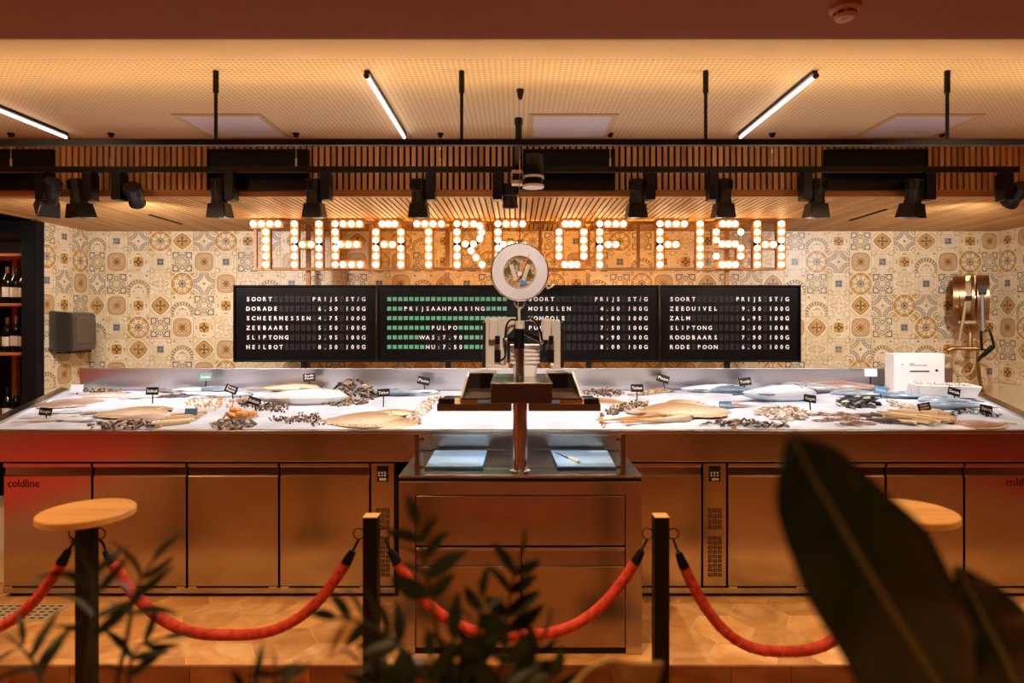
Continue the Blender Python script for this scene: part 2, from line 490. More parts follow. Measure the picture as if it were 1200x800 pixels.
# hexagonal floor tiles, clipped at the step, one object each
HR = 0.158
def clip(poly, axis, lim, keep_greater):
    out = []
    for i in range(len(poly)):
        p, q = poly[i], poly[(i + 1) % len(poly)]
        ip = (p[axis] >= lim) == keep_greater; iq = (q[axis] >= lim) == keep_greater
        if ip: out.append(p)
        if ip != iq:
            t = (lim - p[axis]) / (q[axis] - p[axis])
            out.append((p[0] + t * (q[0] - p[0]), p[1] + t * (q[1] - p[1])))
    return out
hexpoly = [((HR - 0.002) * math.cos(k * PI / 3), (HR - 0.002) * math.sin(k * PI / 3)) for k in range(6)]
hex_mesh = MB().prism(hexpoly, -0.008, 0.0, 'z').mesh('floor_tile', M['hex'])
ci = 0
for i in range(-16, 18):
    for j in range(-1, 6):
        cx = 0.08 + i * 1.5 * HR
        cy = 2.83 + (j + 0.5 * (i % 2)) * math.sqrt(3) * HR
        if cy > 3.75 or abs(cx) > 4.0: continue
        poly = [(cx + p[0], cy + p[1]) for p in hexpoly]
        lo = min(p[1] for p in poly)
        if lo >= D_STEP + 0.002:
            link('floor_tile', hex_mesh, floor, loc=(cx, cy, 0))
        else:
            poly = clip(poly, 1, D_STEP + 0.002, True)
            if len(poly) < 3 or max(p[1] for p in poly) < D_STEP + 0.006: continue
            MB().prism([(p[0] - cx, p[1] - cy) for p in poly], -0.008, 0.0, 'z').build('floor_tile', M['hex'], floor, loc=(cx, cy, 0))
# front face of the raised floor: a row of tiles
step = struct('trim_step', MB().box(-HX, HX, D_STEP - 0.004, D_STEP, Z_LOW, -0.002), M['riser'])
rt = MB().box(-0.132, 0.132, -0.008, 0.0, 0.0, 0.086).mesh('riser_tile', M['riser'])
for i in range(-14, 15):
    link('riser_tile', rt, step, loc=(i * 0.267 + 0.02, D_STEP - 0.004, Z_LOW + 0.001))

# tiled walls ---------------------------------------------------------------
PITCH = 0.2008
ZR = [2.168 - PITCH * k for k in range(8)]      # lower edge of each tile row
wall_back = struct('wall_back', MB().box(X_L - 0.1, X_R + 0.1, D_WALL, D_WALL + 0.12, -0.008, Z_SOF + 0.3), M['plaster'])
wall_left = struct('wall_left', MB().box(X_L - 0.04, X_L, 5.11, D_WALL, -0.008, Z_SOF + 0.3), M['plaster'])
wall_right = struct('wall_right', MB().box(X_R, X_R + 0.12, 3.6, D_WALL, -0.008, Z_SOF + 0.3), M['plaster'])
g = 0.0012
def tile_mesh(key, w, z0, z1):
    return MB().box(-w / 2 + g, w / 2 - g, -0.006, 0.0, z0 + g, z1 - g).mesh('wall_tile', TILE[key])
tm_cache = {}
def wall_tile(parent, key, cx, cy, row, w=PITCH, rz=0.0):
    z1 = ZR[row] + PITCH if row else Z_SOF - 0.001
    k = (key, round(w, 4), row == 0)
    if k not in tm_cache: tm_cache[k] = tile_mesh(key, w, 0.0, z1 - ZR[row])
    link('wall_tile', tm_cache[k], parent, loc=(cx, cy, ZR[row]), rot=(0, 0, rz))
rng = random.Random(11)
LEFT_ROWS = ['DFEBCEBG', 'AHGFAHFA', 'EADIBEHI', 'CHGCDAGF', 'DFBAHGIC', 'IGCFDCHE', 'AHIIAHBI']
RIGHT_ROWS = ['ADGACECFGH', 'FBEHFGDHBA', 'DAFBAIFABE', 'IDICEBEGCA', 'HCGHAFBECG', 'IIFEDIDGHB', 'AFIBAHEDCF']
NCOL = 41
for r in range(7):
    row = [None] * (NCOL + 1)
    for i, c in enumerate(LEFT_ROWS[r]): row[i] = c
    for i, c in enumerate(RIGHT_ROWS[r]): row[NCOL - 9 + i] = c
    for i in range(NCOL + 1):
        if row[i] is None:
            row[i] = rng.choice([c for c in 'AABBDDEECFGHI' if c != row[i - 1]])
        if i == 0:
            x0, x1 = X_L + 0.006, -3.768
        else:
            x0 = -3.768 + (i - 1) * PITCH; x1 = min(x0 + PITCH, X_R - 0.006)
        wall_tile(wall_back, row[i], (x0 + x1) / 2, D_WALL, r, x1 - x0)
for r, s in enumerate(['EFA', 'BGB', 'HEF', 'AGH', 'IBA', 'CHD', 'GHD']):
    for i, c in enumerate(s):
        wall_tile(wall_left, c, X_L, D_WALL - 0.012 - (i + 0.5) * PITCH, r, PITCH, PI / 2)
for r, s in enumerate(['GHAEB', 'BFCAD', 'FAHGI', 'CDBEH', 'HBFAC', 'ACGDE', 'GIBHA']):
    for i, c in enumerate(s):
        wall_tile(wall_right, c, X_R, D_WALL - 0.012 - (i + 0.5) * PITCH, r, PITCH, -PI / 2)

# hall shell (behind and beside the camera) -----------------------------------
M['red_reflector'] = noise_color('red_reflector', [(0.3, '#a81408'), (0.7, '#c0200e')], (30, 30, 30), 0.9, 2)  # unseen red floor sheets, added to give red reflections in the steel
struct('floor_reflector_left', MB().box(-HX, -4.2, -2.6, 1.9, Z_LOW, Z_LOW + 0.012), M['red_reflector'])
struct('floor_reflector_right', MB().box(4.6, HX, -2.6, 1.9, Z_LOW, Z_LOW + 0.012), M['red_reflector'])
struct('wall_hall_left', MB().box(-HX - 0.1, -HX, -2.3, 7.2, Z_LOW, 3.0), M['hall_wall'])
struct('wall_hall_right', MB().box(HX, HX + 0.1, -1.7, 7.2, Z_LOW, 3.0), M['hall_wall'])
struct('wall_hall_left_end', MB().box(-HX - 0.1, -HX, -4.2, -2.3, Z_LOW, 3.0), M['hall_wall'])
struct('wall_hall_right_end', MB().box(HX, HX + 0.1, -4.2, -1.7, Z_LOW, 3.0), M['hall_wall'])
struct('wall_front', MB().box(-HX - 0.1, HX + 0.1, -4.3, -4.2, Z_LOW, 3.0), M['hall_wall'])
struct('wall_far_left', MB().box(-HX, X_L - 0.12, 7.1, 7.2, -0.008, 3.0), M['hall_wall'])
struct('wall_far_right', MB().box(X_R + 0.12, HX, 7.1, 7.2, -0.008, 3.0), M['hall_wall'])
struct('ceiling_hall', MB().box(-HX, HX, -4.2, D_HALL, Z_HALL, Z_HALL + 0.4), M['ceiling_hall'])
ceiling = struct('ceiling', MB().box(-HX, HX, D_HALL, 7.2, Z_CEIL, Z_CEIL + 0.2), M['perforated'])

# slatted soffit over the counter: upright slats in front, flat slats below ------
soff = struct('ceiling_soffit', MB().box(-HX, HX, D_SOF + 0.02, 7.15, Z_SOF + 0.02, Z_CEIL - 0.001), M['black_matte'])
SP = 0.0405
us = MB().box(-0.0125, 0.0125, -0.02, 0.0, 0.0, Z_CEIL - Z_SOF - 0.06).mesh('slat', M['wood_slat'])
for i in range(-95, 96):
    link('slat', us, soff, loc=(i * SP + 0.012, D_SOF + 0.02, Z_SOF + 0.045))
fs = MB().box(-0.0145, 0.0145, 0.0, D_WALL - D_SOF - 0.05, 0.0, 0.02).mesh('soffit_slat', M['wood_soffit'])
for i in range(-97, 110):
    link('soffit_slat', fs, soff, loc=(i * SP + 0.012, D_SOF + 0.045, Z_SOF))
struct('trim_soffit', MB().box(-HX, HX, D_SOF - 0.002, D_SOF + 0.042, Z_SOF - 0.002, Z_SOF + 0.045), M['wood_trim'], bevel=0.003)
struct('trim_ceiling', MB().box(-HX, HX, D_HALL, D_HALL + 0.012, Z_HALL - 0.0, Z_CEIL), M['plaster'])

# ================================================================== COUNTER
D_F, D_B = 3.40, 4.95
Z_F, Z_B = 0.928, 0.978
SL = (Z_B - Z_F) / (D_B - D_F)
def side_x(d): return 2.90 + 0.43 * (d - D_F)
def bed_z(d): return Z_F + SL * (d - D_F)
def BED(px, py):
    """point of the ice surface seen at this pixel"""
    d = (EYE_Z - Z_F + SL * D_F) / ((py - 375.0) / F_PX + SL)
    d = min(max(d, D_F + 0.06), D_B - 0.10)
    return Vector((X_(px, d), d, bed_z(d)))
def ice_z(x, y):
    e = min(1.0, (y - D_F) / 0.12, (D_B - y) / 0.12, (side_x(y) - abs(x)) / 0.12)
    e = max(0.0, e)
    h = 0.012 * (0.5 + 0.9 * mnoise.noise(Vector((x * 2.1, y * 2.6, 3.1)))) + 0.006 * mnoise.noise(Vector((x * 9, y * 9, 1.7)))
    return bed_z(y) + e * h - 0.004

M['steel_splash'] = steel('steel_splash', '#cfccd0', 0.33, 0.2)
cnt = thing('display_counter', 'long stainless steel fish counter filled with ice', 'counter', (0, D_F, 0))
def loc_(o, base):      # shift a child's coordinates so that it sits at world position under its empty
    o.location = (-base[0], -base[1], -base[2]); return o
cb = (0, D_F, 0)
xf, xb = side_x(D_F), side_x(D_B)
# fascia with a thin folded lip
m_ = MB().box(-xf, xf, D_F, D_F + 0.03, 0.762, Z_F - 0.012)
loc_(m_.build('fascia', M['steel'], cnt, bevel=0.002), cb)
loc_(MB().box(-xf, xf, D_F - 0.006, D_F + 0.04, Z_F - 0.012, Z_F + 0.004).build('front_lip', M['steel_tray'], cnt, bevel=0.003), cb)
# tray floor (under the ice)
t = MB(); a, b2 = 0.05, 0.002
t.hexa([(-xf, D_F + 0.03, 0.80), (xf, D_F + 0.03, 0.80), (xb, D_B, 0.80), (-xb, D_B, 0.80),
        (-xf, D_F + 0.03, Z_F - 0.02), (xf, D_F + 0.03, Z_F - 0.02), (xb, D_B, Z_B - 0.02), (-xb, D_B, Z_B - 0.02)])
loc_(t.build('tray', M['steel_tray'], cnt), cb)
# flaring side rims
for s in (-1, 1):
    w = 0.06
    q = [(s * xf, D_F, 0.76), (s * (xf + w), D_F, 0.76), (s * (xb + w), D_B + 0.02, 0.80), (s * xb, D_B + 0.02, 0.80),
         (s * xf, D_F, Z_F + 0.012), (s * (xf + w), D_F, Z_F + 0.022), (s * (xb + w), D_B + 0.02, Z_B + 0.022), (s * xb, D_B + 0.02, Z_B + 0.012)]
    loc_(MB().hexa(q).build('side_rim', M['steel'], cnt, bevel=0.003), cb)
# backsplash with a folded top
bs = MB().prism([(D_B + 0.03, 0.80), (D_B + 0.05, 0.80), (D_B + 0.02, 1.147), (D_B, 1.147)], -3.47, 3.47, 'x')
bs.box(-3.47, 3.47, D_B - 0.002, D_B + 0.035, 1.144, 1.15)
loc_(bs.build('backsplash', M['steel_splash'], cnt, bevel=0.002), cb)
# carcass under the bed behind the fridges
car = MB().box(-2.7, 2.7, 4.2, 4.9, 0.0, 0.80)
loc_(car.build('rear_carcass', M['steel'], cnt), cb)

# ice bed ------------------------------------------------------------------
def ice_material():
    m, nt, b = new_mat('crushed_ice')
    tc = node(nt, 'ShaderNodeTexCoord')
    n1 = node(nt, 'ShaderNodeTexVoronoi'); n1.inputs['Scale'].default_value = 75
    n2 = node(nt, 'ShaderNodeTexNoise'); n2.inputs['Scale'].default_value = 6
    nt.links.new(tc.outputs['Object'], n1.inputs['Vector']); nt.links.new(tc.outputs['Object'], n2.inputs['Vector'])
    rp = node(nt, 'ShaderNodeValToRGB')
    rp.color_ramp.elements[0].color = lin('#b7c0d0'); rp.color_ramp.elements[1].color = lin('#d6dce8')
    rp.color_ramp.elements[0].position = 0.3; rp.color_ramp.elements[1].position = 0.65
    nt.links.new(n2.outputs['Fac'], rp.inputs[0]); nt.links.new(rp.outputs[0], b.inputs['Base Color'])
    b.inputs['Roughness'].default_value = 0.5
    bp = node(nt, 'ShaderNodeBump'); bp.inputs['Strength'].default_value = 0.35; bp.inputs['Distance'].default_value = 0.008
    nt.links.new(n1.outputs['Distance'], bp.inputs['Height']); nt.links.new(bp.outputs[0], b.inputs['Normal'])
    return m
M['ice'] = ice_material()
rows = []
NY, NX = 46, 220
for j in range(NY + 1):
    y = D_F + 0.012 + (D_B - D_F - 0.012) * j / NY
    sx = side_x(y) - 0.002
    rows.append([(-sx + 2 * sx * i / NX, y, ice_z(-sx + 2 * sx * i / NX, y)) for i in range(NX + 1)])
ice = MB().grid(rows).build('crushed_ice', M['ice'], smooth=60)
tag(ice, 'bed of crushed white ice filling the steel fish counter', 'ice', kind='stuff')

# ================================================================== refrigerated base cabinets
D_DOOR = 3.45
FONT = {}
def glyphs(txt, bold=0.0):
    key = (txt, bold)
    if key not in FONT:
        cu = bpy.data.curves.new('t', 'FONT'); cu.body = txt; cu.resolution_u = 2; cu.offset = bold
        o = bpy.data.objects.new('t', cu); COL.objects.link(o)
        dg = bpy.context.evaluated_depsgraph_get(); dg.update()
        me = bpy.data.meshes.new_from_object(o.evaluated_get(dg))
        v = [tuple(p.co) for p in me.vertices]; f = [tuple(p.vertices) for p in me.polygons]
        bpy.data.objects.remove(o); bpy.data.curves.remove(cu); bpy.data.meshes.remove(me)
        FONT[key] = (v, f)
    return FONT[key]
def add_text(mb, txt, x, y, z, size, width=None, align='L', R=None, bold=0.0):
    """lettering in the X-Z plane, facing the front (-Y); R optional rotation about (x, y, z)"""
    v, f = glyphs(txt, bold)
    if not v: return mb
    xs = [p[0] for p in v]; x0, x1 = min(xs), max(xs)
    k = size
    kx = (width / (x1 - x0)) if width else k
    ox = x0 if align == 'L' else (x0 + x1) / 2
    pts = []
    for p in v:
        q = Vector(((p[0] - ox) * kx, 0, p[1] * k))
        if R is not None: q = R @ q
        pts.append((x + q.x, y + q.y, z + q.z))
    return mb._add(pts, f)

M['ink'] = simple('black_print', '#161210', 0.6)
M['red_print'] = simple('dark_print', '#3a0f08', 0.5)
M['display'] = simple('control_display', '#0c0a0a', 0.25)
M['button'] = simple('control_button', '#b9a88c', 0.5)
M['grille'] = simple('grille_dark', '#4a3424', 0.6, 0.6)
M['gap'] = simple('shadow_gap', '#080605', 0.7)

def fridge(label, seams, ctrl, right_end):
    """seams: pixel x of the door edges; ctrl: pixel span of the control column"""
    lo, hi = min(min(seams), ctrl[0]), max(max(seams), ctrl[1])
    x0, x1 = X_(lo, D_DOOR), X_(hi, D_DOOR)
    root = thing('refrigerated_cabinet', label, 'refrigerator', ((x0 + x1) / 2, 3.8, 0), 0, 'refrigerated cabinets under the counter')
    base = root.location
    def put(mb, name, mat, par=root, **kw):
        o = mb.build(name, mat, par, **kw)
        if par is root: loc_(o, base)
        return o
    put(MB().box(x0, x1, D_DOOR + 0.035, 4.15, 0.06, 0.755), 'body', M['gap'])
    put(MB().box(x0 + 0.02, x1 - 0.02, D_DOOR + 0.03, 4.1, 0.0, 0.06), 'plinth', M['gap'])
    put(MB().box(x0, x1, D_DOOR - 0.002, D_DOOR + 0.03, 0.022, 0.056), 'kick_rail', M['steel'], bevel=0.004)
    for i in range(len(seams) - 1):
        a, c = X_(seams[i], D_DOOR) + 0.006, X_(seams[i + 1], D_DOOR) - 0.006
        if ctrl[0] <= (seams[i] + seams[i + 1]) / 2 <= ctrl[1]: continue
        zt = 0.742
        prof = [(D_DOOR, 0.062), (D_DOOR, 0.668), (D_DOOR + 0.003, 0.672), (D_DOOR + 0.007, 0.674), (D_DOOR + 0.012, 0.72), (D_DOOR + 0.034, 0.72), (D_DOOR + 0.034, 0.062)]
        door = put(MB().prism(prof, a, c, 'x'), 'door', M['steel_door'], bevel=0.003)
        hp = [(D_DOOR - 0.004, 0.722), (D_DOOR - 0.004, zt), (D_DOOR + 0.034, zt), (D_DOOR + 0.034, 0.72), (D_DOOR + 0.006, 0.72)]
        MB().prism(hp, a, c, 'x').build('handle_lip', M['steel'], door, bevel=0.002)
        hg = MB().box(a + 0.004, a + 0.05, D_DOOR - 0.003, D_DOOR + 0.02, 0.052, 0.062)
        hg.box(c - 0.05, c - 0.004, D_DOOR - 0.003, D_DOOR + 0.02, 0.052, 0.062)
        hg.build('hinge', M['chrome'], door)
    a, c = X_(ctrl[0], D_DOOR) + 0.005, X_(ctrl[1], D_DOOR) - 0.005
    cp = put(MB().box(a, c, D_DOOR, D_DOOR + 0.034, 0.062, 0.742), 'control_column', M['steel_door'], bevel=0.003)
    mid = (a + c) / 2
    put(MB().box(mid - 0.032, mid + 0.032, D_DOOR - 0.004, D_DOOR + 0.001, Z_(564, D_DOOR), Z_(546, D_DOOR)), 'display', M['display'], cp, bevel=0.002)
    bt = MB()
    for r in range(2):
        for k in range(3):
            bx = mid - 0.02 + k * 0.017; bz = Z_(553.5 + r * 3.2, D_DOOR)
            bt.box(bx - 0.0045, bx + 0.0055, D_DOOR - 0.006, D_DOOR - 0.003, bz - 0.005, bz + 0.005)
    bt.box(mid - 0.018, mid + 0.02, D_DOOR - 0.006, D_DOOR - 0.003, Z_(562.5, D_DOOR), Z_(559.7, D_DOOR))
    put(bt, 'buttons', M['button'], cp)
    for (ya, yb) in ((595, 621), (628, 676)):
        gr = MB()
        nr = int((yb - ya) / 5.3)
        for r in range(nr):
            for k in range(3):
                gx = mid + (k - 1) * 0.027
                z1 = Z_(ya + r * (yb - ya) / nr, D_DOOR); z0 = Z_(ya + (r + 0.86) * (yb - ya) / nr, D_DOOR)
                for q in range(3):
                    if (r + k) % 2:
                        xx = gx - 0.011 + q * 0.0085; gr.box(xx, xx + 0.0058, D_DOOR - 0.0015, D_DOOR + 0.001, z0, z1)
                    else:
                        zz = z0 + (z1 - z0) * q / 3; gr.box(gx - 0.011, gx + 0.012, D_DOOR - 0.0015, D_DOOR + 0.001, zz, zz + (z1 - z0) * 0.22)
        put(gr, 'vent_grille', M['grille'], cp)
    # maker's lettering on the end door
    lx = X_(9, D_DOOR) if not right_end else X_(1179, D_DOOR)
    tx = MB()
    add_text(tx, 'coldline', lx, D_DOOR - 0.0015, Z_(570.5 if not right_end else 569, D_DOOR), 0.062, width=S_(37, D_DOOR), bold=0.01)
    o = put(tx, 'maker_lettering', M['red_print'])
    return root
fridge('long steel fridge cabinet under the counter, left of the weighing cabinet', [3, 108, 219, 327, 434], (434, 463), False)
fridge('long steel fridge cabinet under the counter, right of the weighing cabinet', [735, 823, 852, 945, 1038, 1130, 1221], (823, 852), True)

# ================================================================== weighing cabinet in the middle
CX0, CX1, CY0, CY1 = -0.538, 0.577, 2.851, 3.38
CT = 0.823
wc = thing('weighing_cabinet', 'stainless steel service cabinet with drawer and doors in front of counter', 'cabinet', ((CX0 + CX1) / 2, 3.1, 0))
B = wc.location.copy()
def wput(mb, name, mat, par=None, **kw):
    o = mb.build(name, mat, par or wc, **kw)
    if par is None: loc_(o, B)
    return o
yf = CY0 + 0.006
wput(MB().box(CX0 + 0.02, CX1 - 0.02, yf + 0.022, CY1, 0.03, CT - 0.03), 'body', M['gap'])
wput(MB().box(CX0 + 0.01, CX1 - 0.01, yf + 0.012, CY1, 0.0, 0.032), 'base', M['gap'])
wput(MB().box(CX0, CX1, CY0, CY1, CT - 0.012, CT), 'top', M['steel_tray'], bevel=0.002)
wput(MB().box(CX0 + 0.004, CX1 - 0.004, CY0 + 0.003, CY0 + 0.02, CT - 0.026, CT - 0.012), 'edge_band', M['black'])
fr = MB().box(CX0, CX0 + 0.075, yf, CY1, 0.0, CT - 0.028).box(CX1 - 0.075, CX1, yf, CY1, 0.0, CT - 0.028)
fr.prism([(CX0 + 0.075, CT - 0.09), (CX1 - 0.075, CT - 0.09), (CX1 - 0.075, CT - 0.028), (CX0 + 0.075, CT - 0.028)], yf, yf + 0.03)
wput(fr, 'frame', M['steel'], bevel=0.003)
dx0, dx1 = CX0 + 0.079, CX1 - 0.079
dw = wput(MB().box(dx0, dx1, yf, yf + 0.02, 0.502, CT - 0.094), 'drawer', M['steel_door'], bevel=0.003)
mx_ = (dx0 + dx1) / 2 + 0.005
for a, c in ((dx0, mx_ - 0.003), (mx_ + 0.003, dx1)):
    d_ = wput(MB().box(a, c, yf, yf + 0.02, 0.034, 0.405), 'door', M['steel_door'], bevel=0.003)
    MB().prism([(yf + 0.004, 0.407), (yf + 0.005, 0.413), (yf + 0.009, 0.475), (yf - 0.002, 0.479), (yf - 0.002, 0.493), (yf + 0.022, 0.493), (yf + 0.022, 0.407)], a, c, 'x').build('recessed_handle', M['steel'], d_, bevel=0.0015)

# glass guard on two brown posts
gp = thing('glass_guard', 'low clear glass guard between two brown posts on the cabinet top', 'glass guard', (0.02, 2.92, CT))
Bg = gp.location.copy()
M['bronze'] = simple('bronze_post', '#5c3a26', 0.4, 0.7)
M['glass'] = simple('clear_glass', '#f4fbff', 0.02, trans=1.0)
M['glass'].node_tree.nodes['Principled BSDF'].inputs['IOR'].default_value = 1.1
for px in (489, 730):
    x = X_(px, 2.92)
    p = MB().box(x - 0.011, x + 0.011, 2.91, 2.932, CT, Z_(508, 2.92))
    po = p.build('post', M['bronze'], gp, bevel=0.002); loc_(po, Bg)
    s = 1 if px < 600 else -1
    for py in (514, 547):
        MB().box(x + s * 0.011, x + s * 0.034, 2.913, 2.929, Z_(py + 1.6, 2.92), Z_(py - 1.6, 2.92)).build('clamp', M['bronze'], po)
for a, c in ((495, 599), (620, 724)):
    o = MB().box(X_(a, 2.92), X_(c, 2.92), 2.918, 2.924, CT + 0.016, Z_(510, 2.92)).build('glass_pane', M['glass'], gp); loc_(o, Bg)

# cutting boards with a knife
M['board_blue'] = noise_color('blue_board', [(0.35, '#a9cdee'), (0.65, '#bcdcf6')], (4, 4, 4), 0.22, 3, 0.0)
M['board_edge'] = simple('board_edge', '#10131a', 0.4)
M['bone'] = simple('ivory_handle', '#d8c6a4', 0.4)
def cutting_board(label, pts):
    x = [X_(p[0], p[2]) for p in pts]; y = [p[2] for p in pts]
    cx, cy = sum(x) / 4, sum(y) / 4
    r = thing('cutting_board', label, 'cutting board', (cx, cy, CT))
    lo = [(px - cx, py - cy) for px, py in zip(x, y)]
    MB().prism(lo, 0.0, 0.010, 'z').build('base_edge', M['board_edge'], r)
    MB().prism([(p[0] * 0.985, p[1] * 0.985) for p in lo], 0.010, 0.016, 'z').build('board_face', M['board_blue'], r, bevel=0.002)
    return r
cutting_board('light blue cutting board on the steel top, left of the column', [(498, 0, 2.965), (566, 0, 2.965), (571, 0, 3.33), (509, 0, 3.33)])
cutting_board('light blue cutting board on the steel top, right of the column', [(653, 0, 2.965), (722, 0, 2.965), (712, 0, 3.33), (645, 0, 3.33)])
kn = thing('knife', 'thin filleting knife lying on the blue cutting board', 'knife', (X_(658, 3.2), 3.2, CT + 0.0165), 1.95)
MB().prism([(-0.09, -0.007), (0.06, -0.007), (0.1, 0.004), (-0.09, 0.008)], 0.0, 0.002, 'z').build('blade', M['chrome'], kn)
MB().box(-0.19, -0.09, -0.009, 0.009, 0.0, 0.014).build('handle', M['bone'], kn, bevel=0.003)

# ================================================================== scale tower on the column
M['added_shelf_glow'] = simple('added_shelf_glow', '#eef6ff', 0.4, emit=(0.80, 0.92, 1.0), estr=16.0)  # cool glow added to brighten the blue boards
M['beige'] = simple('beige_plastic', '#cfc3ae', 0.45)
M['dark_steel'] = steel('dark_steel', '#7a6350', 0.3, 0.3)
M['dark_tray'] = simple('dark_tray', '#4a3a2c', 0.35, 0.8)
M['tub'] = simple('white_tub', '#ece8de', 0.35)
M['card'] = simple('card', '#d8c9a0', 0.7)
sc_ = thing('weighing_scale', 'steel column scale with central housing, two open side trays and twin displays', 'scale', (0.018, 3.0, CT))
Bs = sc_.location.copy()
def sput(mb, name, mat, par=None, **kw):
    o = mb.build(name, mat, par or sc_, **kw)
    if par is None: loc_(o, Bs)
    return o
xc = 0.018
sput(MB().cyl((xc, 2.95, CT), (xc, 2.95, 1.16), 0.034, 24), 'column', M['steel'], smooth=40)
sput(MB().lathe([(0.055, 0), (0.055, 0.006), (0.036, 0.012)], 24, (xc, 2.95, CT)), 'column_foot', M['steel'], smooth=40)
bx0, bx1 = X_(575, 2.85), X_(647, 2.85)
sput(MB().box(bx0, bx1, 2.85, 3.34, 1.152, 1.244), 'housing', M['dark_steel'], bevel=0.003)
sput(MB().box(bx0 - 0.002, bx1 + 0.002, 2.848, 3.342, 1.240, 1.247), 'housing_top', M['steel_tray'], bevel=0.002)
for s in (-1, 1):
    # open weighing tray: floor, outer wall, rear wall and folded rim
    xo = X_(541, 2.93) if s < 0 else X_(681, 2.93)
    xi = bx0 - 0.004 if s < 0 else bx1 + 0.004
    yb = 3.36; y0 = 2.92
    tr = sput(MB().box(xo, xi, y0, yb, 1.160, 1.168), 'weighing_tray', M['dark_tray'])
    MB().box(xo, xi, yb - 0.006, yb, 1.168, 1.246).build('rear_wall', M['dark_tray'], tr)
    MB().prism([(y0, 1.168), (yb, 1.168), (yb, 1.246), (y0 + 0.03, 1.185)], xo - 0.004, xo + 0.004, 'x').build('side_wall', M['dark_tray'], tr)
    MB().tube([(xo, y0, 1.176), (xo, yb, 1.25), (xi, yb, 1.25)], 0.006, 6).build('rim', M['beige'], tr)
    # low shelf
    xs = X_(512, 2.98) if s < 0 else X_(704, 2.98)
    sh = sput(MB().box(xs, xc - s * -0.04, 2.98, 3.30, 1.098, 1.134), 'shelf', M['steel_tray'], bevel=0.002)
    MB().box(min(xs, xc) + 0.05, max(xs, xc) - 0.06, 3.08, 3.10, 1.094, 1.098).build('added_shelf_strip', M['added_shelf_glow'], sh)  # glowing strip added under the shelf, hidden from the camera
    # price holders and grips on the front edge
    g0, g1 = (514, 533) if s < 0 else (683, 702)
    sput(MB().box(X_(g0, 2.97), X_(g1, 2.97), 2.96, 3.0, 1.135, 1.162), 'grip', M['black'], bevel=0.004)
    c0, c1 = (533, 560) if s < 0 else (656, 684)
    cd = sput(MB().box(X_(c0, 2.95), X_(c1, 2.95), 2.94, 2.965, 1.137, 1.163), 'card_holder', M['card'], bevel=0.002)
    # white splash sheet behind the tray
    sput(MB().box(X_(552 if s < 0 else 640, 3.38), X_(582 if s < 0 else 664, 3.38), 3.372, 3.378, 1.168, 1.262), 'splash_sheet', M['white_paint'])
# upper mast with sleeve, cap and arms
my = 3.1
sput(MB().cyl((xc, my, 1.247), (xc, my, Z_(404, my)), 0.022, 20), 'mast', M['steel'], smooth=40)
sput(MB().cyl((xc - 0.004, my, Z_(408, my)), (xc - 0.004, my, Z_(385, my)), 0.026, 20), 'sleeve', M['black'], smooth=40)
sput(MB().cyl((xc, my, Z_(385, my)), (xc, my, Z_(375.5, my)), 0.024, 20), 'cap', M['beige'], smooth=40)
def arm(p, q, w=0.022):
    p, q = Vector(p), Vector(q)
    d = (q - p); R = d.to_track_quat('X', 'Z').to_matrix()
    return MB().obox((p + q) / 2, (d.length, 0.03, w), R)
sput(arm(W(606, 397.5, my), W(590, 398, my + 0.02)), 'arm', M['black'], bevel=0.003)
sput(arm(W(614, 389, my), W(640, 402, my + 0.02)), 'arm', M['black'], bevel=0.003)
for px in (593, 635):
    sput(MB().sphere(W(px, 398 if px < 600 else 401.5, my - 0.02), 0.011), 'knob', M['chrome'], smooth=60)
# display heads seen from behind
def display_head(outer, s):
    # s=-1: left head, its broad side towards the mast
    d0, d1 = 3.14, 3.26
    if s < 0:
        back = [(568, 372), (605, 371.5), (601, 386), (594, 393), (594, 430), (568, 432)]
    else:
        back = [(635, 373), (657, 375.5), (658, 432), (650, 430), (648, 398), (634, 388)]
    poly = [(X_(p[0], d0), Z_(p[1], d0)) for p in back]
    if s > 0: poly = poly[::-1]
    h = sput(MB().prism(poly, d0, d0 + 0.05), 'display_head', M['beige'], bevel=0.004)
    xo = X_(567 if s < 0 else 658, d0)
    MB().box(xo - 0.006, xo + 0.010, d0 - 0.025, d0 + 0.16, Z_(430, d0), Z_(377, d0)).build('screen_side', M['dark_tray'], h, bevel=0.003)
    xa = X_(579 if s < 0 else 641, d0)
    MB().prism([(xa - 0.025, Z_(398, d0)), (xa + 0.02, Z_(398, d0)), (xa + 0.02, Z_(374, d0)), (xa - 0.02, Z_(374, d0))], d0 - 0.04, d0).build('rear_hood', M['beige'], h, bevel=0.006)
    MB().box(xa + 0.006, xa + 0.03, d0 - 0.05, d0, Z_(403, d0), Z_(393, d0)).build('hinge', M['black'], h, bevel=0.002)
    MB().box(xa + 0.002, xa + 0.034, d0 - 0.012, d0, Z_(424, d0), Z_(410, d0)).build('socket_plate', M['black'], h)
    MB().box(xo + 0.012, X_(596, d0) if s < 0 else xo - 0.05, d0 - 0.02, d0 + 0.12, Z_(431, d0), Z_(427.5, d0)).build('foot_ledge', M['beige'], h, bevel=0.002)
display_head(0, -1); display_head(0, 1)
def arc(p0, p1, p2, p3, n=14):
    p0, p1, p2, p3 = map(Vector, (p0, p1, p2, p3))
    return [(1 - t) ** 3 * p0 + 3 * (1 - t) ** 2 * t * p1 + 3 * (1 - t) * t * t * p2 + t ** 3 * p3 for t in [i / n for i in range(n + 1)]]
sput(MB().tube(arc(W(607, 376, my), W(588, 366, my), W(593, 400, my - .03), W(592, 412, my)) + arc(W(592, 412, my), W(594, 420, my - .02), W(586, 424, my), W(585, 421, my + .03), 6)[1:], 0.0055, 6), 'cable', M['black'], smooth=60)
